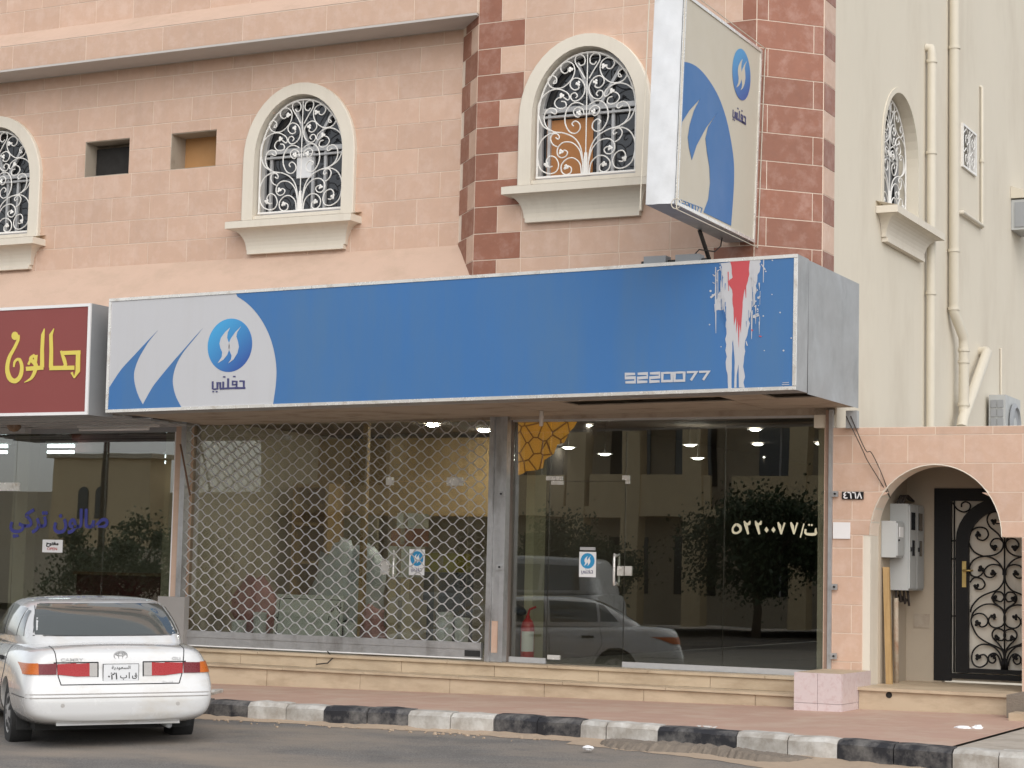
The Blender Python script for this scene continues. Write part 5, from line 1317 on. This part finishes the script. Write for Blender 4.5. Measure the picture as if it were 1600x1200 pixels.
# litter
for i, (px, py, lab) in enumerate(((1507,1140,'crumpled white paper on the pink pavement'),(918,1168,'scrap of white paper in the sandy gutter'))):
    c = pixz(px,py,PZ+.02 if i == 0 else .02); mb = MB(); mb.blob(c, .07-.03*i, 6, i+3, (1.3,.8,.5)); 
    if i == 0: mb.blob(c+Vector((.11,.02,.01)), .06, 6, 8, (1,.9,.6))
    o = mb.build('paper_scrap', K['paper']); tag(o, lab, 'litter')
# ------------------------------------------------------------------ cars
K['car_white'] = mat('white_car_paint', (.64,.64,.635), .22, .03, 2, coat=1, stains=((.56,.53,.48), .3, 1.6, (1,1,2.5)))
K['car_glass'] = mat('car_glass', (.07,.078,.074), .05, .1, 2, spec=.8, coat=.6)
K['car_dark'] = mat('car_underbody', (.015,.015,.015), .8)
K['lens_red'] = mat('red_lens', (.36,.012,.015), .3, .08, 40, spec=.35)
K['lens_dark'] = mat('dark_red_lens', (.15,.008,.014), .3, .08, 40, spec=.35)
K['lens_amber'] = mat('amber_lens', (.50,.12,.015), .3, .08, 40, spec=.35)
K['lens_clear'] = mat('clear_lens', (.42,.40,.38), .3, .08, 40, spec=.35)
K['alloy'] = mat('wheel_silver', (.48,.48,.48), .35, .1, metal=.6)
K['plate'] = mat('number_plate', (.72,.73,.74), .4, .03)
K['seam'] = mat('panel_gap', (.05,.05,.05), .8)
def evalmesh(me, mods):
    o = bpy.data.objects.new('tmp', me); COL.objects.link(o)
    for fn in mods: fn(o)
    dg = bpy.context.evaluated_depsgraph_get(); r_ = bpy.data.meshes.new_from_object(o.evaluated_get(dg)); bpy.data.objects.remove(o); return r_
def subs(lv):
    def f(o): m = o.modifiers.new('s','SUBSURF'); m.levels = lv; m.render_levels = lv
    return f
def meshobj(name, me, m, parent):
    me.materials.clear(); me.materials.append(m); me.name = name; me.shade_smooth(); me.set_sharp_from_angle(angle=R(38))
    o = bpy.data.objects.new(name, me); COL.objects.link(o); o.parent = parent; return o
def ring_mesh(rings, cap=True):
    mb = MB(); mb.quads(rings, True); n = len(rings[0]); h = n//2
    if cap:
        for base in (0, (len(rings)-1)*n):
            for j in range(h):
                a, b, c, d = base+j, base+j+1, base+(n-j-1) % n, base+(n-j) % n
                if j == 0: mb.f.append((base, base+1, base+n-1))
                elif j+1 == h: mb.f.append((a, b, d))
                else: mb.f.append((a, b, c, d))
    me = bpy.data.meshes.new('rm'); me.from_pydata(mb.v, [], mb.f)
    bm = bmesh.new(); bm.from_mesh(me); bmesh.ops.recalc_face_normals(bm, faces=bm.faces); bm.to_mesh(me); bm.free(); return me
def bvh(me): return BVHTree.FromPolygons([v.co.copy() for v in me.vertices], [tuple(p.vertices) for p in me.polygons])
def build_car(root, P):
    stn = P['stations']; rings = []
    for x, hw, zb, zt, k in stn:
        half = [(0,zb),(.72*hw,zb),(.90*hw,zb+.05),((.985-.015*k)*hw,.38),(hw,.52),(.992*hw,.66),(.965*hw*(1-.05*k),zt-.13),(.915*hw*(1-.07*k),zt-.045),(.82*hw*(1-.08*k),zt-.008),(.48*hw,zt+.012),(0,zt+.018)]
        def dx(z): 
            t = [(.2,.09),(.34,.015),(.5,0),(.6,.01),(.635,.055),(.80,.07),(.895,.085),(.93,.12),(.96,.22),(1.2,.3)]
            for (a, b), (c, d) in zip(t[:-1], t[1:]):
                if z <= c: return b+(d-b)*max(0,(z-a)/(c-a))
            return t[-1][1]
        pts = [(x+dx(z)*k, y, z) for y, z in half]
        rings.append(pts + [(a, -b, c) for a, b, c in pts[-2:0:-1]])
    body = evalmesh(ring_mesh(rings), [subs(2)])
    cut = MB()
    for xa in P['axles']:
        for s in (-1,1):
            cut.lathe([(0,0),(P['arch'],0),(P['arch'],.30),(0,.30)], 28, Matrix.Translation((xa, s*(P['hw']-.20) if s > 0 else -P['hw']-.10, P['wr']+.01)) @ Matrix.Rotation(R(-90),4,'X'))
    cm = bpy.data.meshes.new('cut'); cm.from_pydata(cut.v, [], cut.f)
    bm = bmesh.new(); bm.from_mesh(cm); bmesh.ops.remove_doubles(bm, verts=bm.verts, dist=1e-4); bmesh.ops.recalc_face_normals(bm, faces=bm.faces); bm.to_mesh(cm); bm.free()
    co = bpy.data.objects.new('cutter', cm); COL.objects.link(co)
    def bo(o): m = o.modifiers.new('b','BOOLEAN'); m.operation = 'DIFFERENCE'; m.object = co; m.solver = 'EXACT'
    tb = bvh(body)
    body2 = evalmesh(body, [bo]); bpy.data.objects.remove(co)
    meshobj('body', body2, P['paint'], root)
    gr = []
    for z, xr, xf, hw, c in P['cabin']:
        half = [(xr,0),(xr+.01,.5*hw),(xr+.05,.82*hw),(xr+c,.97*hw),(xr+(xf-xr)*.40,hw),(xr+(xf-xr)*.65,hw),(xf-c,.96*hw),(xf-.08,.80*hw),(xf-.01,.48*hw),(xf,0)]
        gr.append([(x,y,z) for x,y in half]+[(x,-y,z) for x,y in half[-2:0:-1]])
    cab = evalmesh(ring_mesh(gr), [subs(2)]); tc = bvh(cab); meshobj('cabin', cab, P['paint'], root)
    return tb, tc
def project(tree, o, d, off=.004, alt=None):
    best = None
    for t in (tree, alt):
        if t is None: continue
        h = t.ray_cast(Vector(o), Vector(d))
        if h[0] is not None and (best is None or h[3] < best[3]): best = h
    if best is None: return None
    n = best[1]; n = n if n.dot(Vector(d)) < 0 else -n
    return best[0]+n*off
def patch_proj(tree, name, m, root, corners, axis, nu=12, nv=8, off=.005, round_=0, alt=None):
    """corners: bl, br, tr, tl in the two coordinates seen along the axis"""
    bl_, br_, tr_, tl_ = [Vector(c) for c in corners]; g_ = []
    for j in range(nv+1):
        row = []
        for i in range(nu+1):
            u, v = i/nu, j/nv
            if round_:                 # pull the corners in
                uu, vv = 2*u-1, 2*v-1; q = 1-round_*(uu*uu*vv*vv); uu *= q; vv *= q; u2, v2 = (uu+1)/2, (vv+1)/2
            else: u2, v2 = u, v
            p = (bl_*(1-u2)+br_*u2)*(1-v2)+(tl_*(1-u2)+tr_*u2)*v2
            if axis == 'x': o, d = (-1, p[0], p[1]), (1,0,0)
            elif axis == '-x': o, d = (7, p[0], p[1]), (-1,0,0)
            elif axis == 'y': o, d = (p[0], 3, p[1]), (0,-1,0)
            elif axis == '-y': o, d = (p[0], -3, p[1]), (0,1,0)
            h = project(tree, o, d, off, alt)
            row.append(h if h is not None else (row[-1] if row else Vector(o)))
        g_.append(row)
    mb = MB(); mb.quads(g_); o = mb.build(name, m, root, local=True, smooth=True); return o
def line_proj(mb, tree, pts, axis, r=.004, n=10, alt=None):
    out = []
    for a, b in zip(pts[:-1], pts[1:]):
        for k in range(n+1):
            p = Vector(a).lerp(Vector(b), k/n)
            o, d = {'x': ((-1,p[0],p[1]),(1,0,0)), 'y': ((p[0],3,p[1]),(0,-1,0)), '-y': ((p[0],-3,p[1]),(0,1,0)), 'z': ((p[0],p[1],3),(0,0,-1))}[axis]
            h = project(tree, o, d, .0005, alt)
            if h is not None: out.append(h)
    if len(out) > 1: mb.tube(out, r, 4)
def wheels(root, P):
    for xa in P['axles']:
        for s in (-1,1):
            m_ = Matrix.Translation((xa, s*P['track']/2, P['wr'])) @ Matrix.Rotation(R(90 if s < 0 else -90),4,'X')
            w_ = P['wr']; tw = .10
            ty = MB().lathe([(w_*.62,-tw),(w_*.80,-tw*1.05),(w_*.95,-tw*.98),(w_,-tw*.72),(w_,tw*.72),(w_*.95,tw*.98),(w_*.80,tw*1.05),(w_*.62,tw)], 32, m_).build('wheel', K['rubber'], root, local=True, smooth=True, auto=50)
            c = ty.location.copy()
            rm = MB().lathe([(w_*.63,tw*.9),(w_*.60,tw*.98),(w_*.50,tw*.90),(w_*.25,tw*1.0),(w_*.12,tw*1.06),(0,tw*1.06)], 32, Matrix.Translation(-c) @ m_)
            rm.build('rim', K['alloy'], ty, local=True, smooth=True, auto=50)
            for k in range(7):
                a = 2*math.pi*k/7; q = Matrix.Translation(-c) @ m_ @ Matrix.Rotation(a,4,'Z')
                MB().prism([q @ Vector(v) for v in ((w_*.30,-.012,tw*.995),(w_*.52,-.022,tw*.93),(w_*.52,.022,tw*.93),(w_*.30,.012,tw*.995))], (m_.to_3x3() @ Vector((0,0,.006)))).build('rim_slot', K['seam'], ty, local=True)
SED = dict(paint=K['car_white'], hw=.885, axles=(1.10,3.77), arch=.335, wr=.305, track=1.52,
    stations=[(0,.64,.30,.945,1),(.010,.78,.29,.945,1),(.05,.848,.27,.95,1),(.16,.875,.25,.955,.8),(.42,.885,.22,.965,.3),(1.1,.895,.20,.975,0),(2.0,.895,.19,.955,0),(3.0,.895,.19,.925,0),(3.7,.888,.2,.885,0),(4.25,.855,.2,.81,0),(4.60,.78,.22,.73,0),(4.74,.60,.28,.66,0),(4.76,.40,.32,.62,0)],
    cabin=[(.88,.50,3.62,.80,.30),(.97,.56,3.50,.775,.30),(1.04,.66,3.36,.785,.28),(1.20,.93,3.02,.74,.25),(1.30,1.15,2.76,.695,.22),(1.35,1.36,2.56,.635,.2),(1.375,1.66,2.40,.46,.2),(1.385,1.95,2.2,.2,.1)])
HEAD = R(138.5)
CSC = .965
cp_ = CAM+ray(191,1044.5)*17.3               # number plate
rl = Matrix.Rotation(HEAD,4,'Z') @ Vector((.06,0,0))
CAR = empty('white_sedan', (cp_.x-rl.x, cp_.y-rl.y, cp_.z-.725*CSC-.035), HEAD); CAR.scale = (CSC,)*3
CAR.rotation_euler.x = R(-1.0); tag(CAR, 'white four door sedan parked nose in at the left', 'car')
tb, tc = build_car(CAR, SED); wheels(CAR, SED)
rw = patch_proj(tc, 'rear_window', K['car_glass'], CAR, ((.695,1.035),(-.695,1.035),(-.605,1.318),(.605,1.318)), 'x', 16, 10, .005, .04)
mb = MB(); line_proj(mb, tc, [(.685,1.033),(-.685,1.033)], 'x', .006, 14); line_proj(mb, tc, [(-.677,1.06),(-.607,1.30)], 'x', .005, 10); line_proj(mb, tc, [(-.56,1.319),(.56,1.319)], 'x', .005, 14); line_proj(mb, tc, [(.677,1.06),(.607,1.30)], 'x', .005, 10); mb.build('window_seal', K['seam'], rw, local=False) if False else mb.build('window_seal', K['seam'], CAR, local=True)
for s, ax in ((1,'y'),(-1,'-y')):
    patch_proj(tc, 'side_window', K['car_glass'], CAR, ((1.02,1.02),(1.30,1.02),(1.30,1.26),(1.22,1.25)), ax, 6, 6, .005)
    patch_proj(tc, 'side_window', K['car_glass'], CAR, ((1.34,1.015),(2.05,1.0),(2.05,1.305),(1.34,1.275)), ax, 10, 6, .005)
    patch_proj(tc, 'side_window', K['car_glass'], CAR, ((2.13,1.0),(3.12,.985),(2.72,1.28),(2.13,1.305)), ax, 10, 6, .005)
    for nm_, pts in (('door_seam',[(1.32,.97),(1.30,.70),(1.50,.40),(1.55,.32)]), ('door_seam',[(2.09,.97),(2.09,.32)]), ('door_seam',[(3.15,.93),(3.12,.32)]), ('bumper_line',[(.10,.515),(.70,.515)])):
        mb = MB(); line_proj(mb, tb, pts, ax, .004, 10); mb.build(nm_, K['seam'], CAR, local=True)
    for xh in (1.52, 2.30):
        h = project(tb, (xh, 3*s, .80), (0,-s,0), .012); MB().box(h.x-.09,h.x+.09,h.y-.012,h.y+.012,h.z-.018,h.z+.018).build('door_handle', K['car_dark'], CAR, local=True)
    h = project(tb, (3.0, 3*s, .93), (0,-s,0), .0); mr = MB(); mr.blob((2.98,h.y+s*.09,1.0), .09, 8, 4, (.6,1,.75)); mr.build('wing_mirror', K['car_white'], CAR, local=True, smooth=True)
patch_proj(tc, 'windscreen', K['car_glass'], CAR, ((-.68,1.0),(.68,1.0),(.56,1.32),(-.56,1.32)), '-x', 14, 8, .005, .05)
for s in (1,-1):
    zs0, zs1 = .693, .812
    sec = [(.212,.282,'lens_clear'),(.282,.40,'lens_red'),(.40,.568,'lens_dark2'),(.576,.73,'lens_dark'),(.73,.845,'lens_amber')]
    K['lens_dark2'] = K['lens_red']
    for a, b, m_ in sec:
        nm = 'tail_light' if m_ != 'lens_clear' else 'reversing_light'
        t0 = .012*(b-.2); t1 = .012*(a-.2)
        patch_proj(tb, nm, K[m_], CAR, ((s*b,zs0+.02*(b>.5)),(s*a,zs0+(.0 if a < .5 else .02)),(s*a,zs1),(s*b,zs1-.006)), 'x', 8, 5, .010)
    mb = MB(); line_proj(mb, tb, [(s*.205,.688),(s*.205,.818),(s*.60,.818)], 'x', .006, 8); mb.build('light_surround', K['seam'], CAR, local=True)
mb = MB()
line_proj(mb, tb, [(.60,.955),(.585,.90),(.56,.70),(.535,.622),(-.535,.622),(-.56,.70),(-.585,.90),(-.60,.955)], 'x', .005, 10); mb.build('boot_seam', K['seam'], CAR, local=True)
mb = MB()
for z in (.540,.508): line_proj(mb, tb, [(.84,z),(-.84,z)], 'x', .006, 40)
mb.build('bumper_strip', K['lens_clear'], CAR, local=True)
for y in (.52,-.52):
    h = project(tb, (-1,y,.44), (1,0,0), .002); MB().lathe([(0,.0),(.018,0),(.020,-.006)], 10, Matrix.Translation(h) @ Matrix.Rotation(R(-90),4,'Y')).build('bumper_stud', K['lens_clear'], CAR, local=True)
h = project(tb, (-1,0,.725), (1,0,0), .0); px0 = h.x-.012
MB().box(px0-.002,px0+.01,-.163,.163,.645,.805).build('plate_frame', K['seam'], CAR, local=True)
pl = MB().box(px0-.004,px0,-.158,.158,.650,.800).build('number_plate', K['plate'], CAR, local=True)
RX = (R(90),0,R(-90))
def ctext(body, y, z, size, m, par, off=0, sx=1, x=None):
    c = bpy.data.curves.new('t','FONT'); c.body = body; c.size = size; c.align_x = 'CENTER'; c.align_y = 'CENTER'; c.offset = off; c.extrude = .0006; c.resolution_u = 3
    t = bpy.data.objects.new('t', c); COL.objects.link(t); me = bpy.data.meshes.new_from_object(t.evaluated_get(bpy.context.evaluated_depsgraph_get())); bpy.data.objects.remove(t)
    me.materials.clear(); me.materials.append(m); o = bpy.data.objects.new('lettering', me); COL.objects.link(o); o.parent = par
    mm = Matrix.Translation((px0-.0055 if x is None else x, y, z)) @ Matrix(((0,0,-1,0),(-1,0,0,0),(0,1,0,0),(0,0,0,1))) @ Matrix.Diagonal((sx,1,1,1))
    if par is not CAR: mm = Matrix.Translation(-par.location) @ mm
    o.matrix_basis = mm; return o
ctext('\u0660\u0662\u0661', .075, .692, .085, K['seam'], pl, .002); ctext('\uFE8F', -.025, .695, .065, K['seam'], pl, .001); ctext('\u0627', -.075, .695, .075, K['seam'], pl, .001); ctext('\u0642', -.125, .70, .065, K['seam'], pl, .001)
ctext('\uFE94\uFEF3\uFEA9\uFEEE\uFECC\uFEB4\uFEDF\u0627', 0, .770, .040, K['seam'], pl, .0005, 1.2)
mb = MB(); hx = project(tb, (-1,0,.878), (1,0,0), .004); 
ell = lambda cy, cz, ry, rz: [(hx.x-.002, cy+ry*math.cos(a), cz+rz*math.sin(a)) for a in [2*math.pi*k/24 for k in range(24)]]
for e_ in (ell(0,.876,.060,.042), ell(0,.876,.020,.040), ell(0,.893,.042,.016)): mb.tube(e_, .0042, 5, closed=True)
mb.build('emblem', K['alloy'], CAR, local=True, smooth=True)
for body, y, z, s_ in (('CAMRY',.44,.842,.040),('GLi',-.51,.845,.038)):
    h = project(tb, (-1,y,z), (1,0,0), .003); ctext(body, y, z, s_, K['alloy'], CAR, .0005, 1.5, x=h.x-.002)
h = project(tb, (-1,-.43,.640), (1,0,0), .003); ctext('\u0639\u0628\u062F', -.43, .640, .036, K['alloy'], CAR, 0, 1.4, x=h.x-.002)
MB().box(.45,4.5,-.70,.70,.19,.32).build('underbody', K['car_dark'], CAR, local=True)
mb = MB(); mb.tube([(.14,-.47,.235),(.5,-.47,.24)], .028, 10); mb.build('exhaust_pipe', K['grey_box'], CAR, local=True, smooth=True)
mb = MB(); mb.prism([(.10,-.56,.255),(.10,.56,.255),(.14,.56,.31),(.14,-.56,.31)],(.02,0,0)); mb.build('bumper_lip', K['car_white'], CAR, local=True)
for s in (1,-1): MB().box(.78,.80,s*.67,s*.82,.17,.36).build('mud_flap', K['rubber'], CAR, local=True)
patch_proj(tb, 'headlight', K['lens_clear'], CAR, ((.45,.60),(.72,.60),(.72,.72),(.45,.72)), '-x', 6, 4, .006); patch_proj(tb, 'headlight', K['lens_clear'], CAR, ((-.72,.60),(-.45,.60),(-.45,.72),(-.72,.72)), '-x', 6, 4, .006)
# silver four wheel drive on the carriageway, seen only as a reflection in the glass
K['car_silver'] = mat('silver_car_paint', (.45,.46,.46), .3, .04, 2, coat=.5)
SUVP = dict(paint=K['car_silver'], hw=.90, axles=(1.0,3.75), arch=.40, wr=.36, track=1.56,
    stations=[(0,.70,.42,1.05,.2),(.03,.82,.40,1.06,.2),(.12,.87,.38,1.07,.1),(.5,.90,.36,1.08,0),(1.2,.90,.36,1.08,0),(2.4,.90,.36,1.07,0),(3.3,.90,.36,1.06,0),(4.1,.88,.38,1.02,0),(4.55,.80,.42,.95,0),(4.68,.6,.48,.86,0)],
    cabin=[(1.0,.06,3.55,.86,.2),(1.12,.08,3.42,.83,.2),(1.4,.13,3.08,.77,.2),(1.68,.22,2.80,.70,.18),(1.76,.34,2.62,.62,.15),(1.79,.7,2.3,.4,.2)])
sv = mir(905,930,-16.5)
SUV = empty('silver_suv', (sv.x+1.6, -14.6, 0), R(180)); tag(SUV, 'silver four wheel drive car in the street seen reflected in the clear glass front', 'car')
tb2, tc2 = build_car(SUV, SUVP); wheels(SUV, SUVP)
for s, ax in ((1,'y'),(-1,'-y')):
    for c in (((.35,1.14),(1.15,1.14),(1.15,1.62),(.45,1.62)),((1.22,1.14),(2.1,1.14),(2.1,1.62),(1.22,1.62)),((2.18,1.14),(3.2,1.14),(2.78,1.62),(2.18,1.62))): patch_proj(tc2, 'side_window', K['car_glass'], SUV, c, ax, 8, 5, .006)
# ------------------------------------------------------------------ far side of the street, which the glass mirrors
K['tan'] = mat('tan_stone', (.80,.63,.38), .85, .10, 1.5)
K['tan2'] = mat('pale_stone', (.62,.54,.40), .85, .08, 1.5)
K['leaf'] = mat('leaf', (.045,.075,.028), .6, .45, 3)
K['bark'] = mat('bark', (.10,.07,.045), .9, .2, 10)
YO = -34
OB = empty('opposite_apartment_block', (-22,YO,0)); tag(OB, 'tan apartment block with balconies across the street, seen reflected in the glass', 'building')
MB().box(-37,-5,YO-8,YO,0,10.5).build('wall', K['tan2'], OB)
MB().box(-37.2,-4.8,YO,YO+1.4,3.15,3.45).build('balcony_slab', K['tan'], OB)
for xa, xb in ((-31,-25.2),(-24.4,-20.6),(-19.9,-15),(-14,-9)): MB().box(xa,xb,YO+1.25,YO+1.40,3.451,4.35).build('balcony_parapet', K['tan'], OB)
MB().box(-37.2,-4.8,YO,YO+1.5,6.1,6.7).build('cornice', K['tan'], OB); MB().box(-37.1,-4.9,YO,YO+1.2,6.701,7.4).build('parapet', K['tan2'], OB)
for xx in (-31.2,-25.1,-23.3,-21.4,-18.2,-14.6,-10): MB().box(xx,xx+.55,YO+.9,YO+1.45,0,6.099).build('column', K['tan'], OB)
for i, xx in enumerate((-33.5,-29.5,-27.2,-24.3,-22.2,-19.6,-16.6,-12.5)):
    for z in (.9,4.1): 
        w_ = MB().box(xx,xx+1.3,YO+.002,YO+.05,z,z+1.7).build('window', K['pane'], OB); MB().box(xx+.62,xx+.68,YO+.051,YO+.07,z,z+1.7).build('mullion', K['alu'], w_)
HB = empty('opposite_house', (-44,YO,0)); tag(HB, 'low cream house with paired arched windows across the street, seen reflected in the salon glass', 'building')
MB().box(-64,-37.6,YO-9,YO-.5,0,3.9).build('wall', K['tan2'], HB); MB().box(-45.2,-41,YO-.5,YO+.6,0,5.0).build('tower', K['tan'], HB); MB().box(-45.4,-40.8,YO-.6,YO+.8,5.001,5.15).build('tower_cornice', K['tan2'], HB)
for xx in (-43.9,-43.1): MB().prism([(xx+x,YO+.602,2.9+z) for x, z in arch_path(.22,0,.9,.22,10)],(0,.04,0)).build('arched_window', K['pane'], HB)
o = MB().box(-64,-38,YO+3.0,YO+3.2,0,1.9).build('garden_wall', K['tan2']); tag(o, 'cream garden wall in front of the low house, seen reflected', 'wall')
po = mir(165,700,-29); o = MB().tube([(po.x,-29,0),(po.x,-29,8.5)], [.12,.08], 8).build('utility_pole', K['bark'], smooth=True); tag(o, 'dark utility pole across the street, seen reflected in the salon glass', 'pole')
def tree(name, label, x, y, trunk_h, cz, rad, n, seed, cat='tree', hz=None, group=None):
    t = empty(name, (x,y,0)); tag(t, label, cat, group); r_ = random.Random(seed)
    if trunk_h:
        mb = MB(); mb.tube([(x,y,0),(x+.05,y,trunk_h*.6),(x-.03,y+.05,trunk_h*1.1),(x,y,cz)], [.13,.10,.08,.03], 8)
        for k in range(6):
            a = k*1.05; mb.tube([(x,y,trunk_h*.9),(x+rad[0]*.4*math.cos(a),y+rad[1]*.4*math.sin(a),cz),(x+rad[0]*.75*math.cos(a),y+rad[1]*.75*math.sin(a),cz+rad[2]*.4)], [.06,.04,.015], 5)
        mb.build('trunk', K['bark'], t, smooth=True)
    mb = MB(); cl = []
    for k in range(max(7, n//420)):
        while True:
            p = Vector((r_.uniform(-1,1),r_.uniform(-1,1),r_.uniform(-1,1)))
            if p.length < 1: break
        cl.append((Vector((x+p.x*rad[0],y+p.y*rad[1],cz+p.z*rad[2])), r_.uniform(.2,.62)*min(rad)))
    for i in range(n):
        c, cr_ = r_.choice(cl); p = c+Vector((r_.gauss(0,1),r_.gauss(0,1),r_.gauss(0,.8)))*cr_*.6
        if p.z < .05: p.z = .1
        s = r_.uniform(.035,.085); a = Vector((r_.gauss(0,1),r_.gauss(0,1),r_.gauss(0,1))).normalized(); b = a.orthogonal().normalized(); c2 = a.cross(b)
        mb.poly([p-b*s, p+c2*s*.55, p+b*s, p-c2*s*.55])
    mb.build('crown', K['leaf'], t); return t
tp = mir(1180,1000,-26)
tree('street_tree', 'dark leafy street tree with bare trunk, seen reflected in the right glass pane', tp.x, -26, 1.1, 2.25, (1.75,1.2,1.35), 15000, 5)
tp = mir(880,860,-27); tree('street_tree', 'low dark bushy tree seen reflected above the clear glass door', tp.x, -27, .8, 1.7, (2.8,1.0,1.0), 14000, 2)
tp = mir(205,870,-24); tree('street_tree', 'broad dark bush seen reflected in the salon glass', tp.x, -24, .5, 1.35, (3.2,1.1,1.2), 16000, 3)
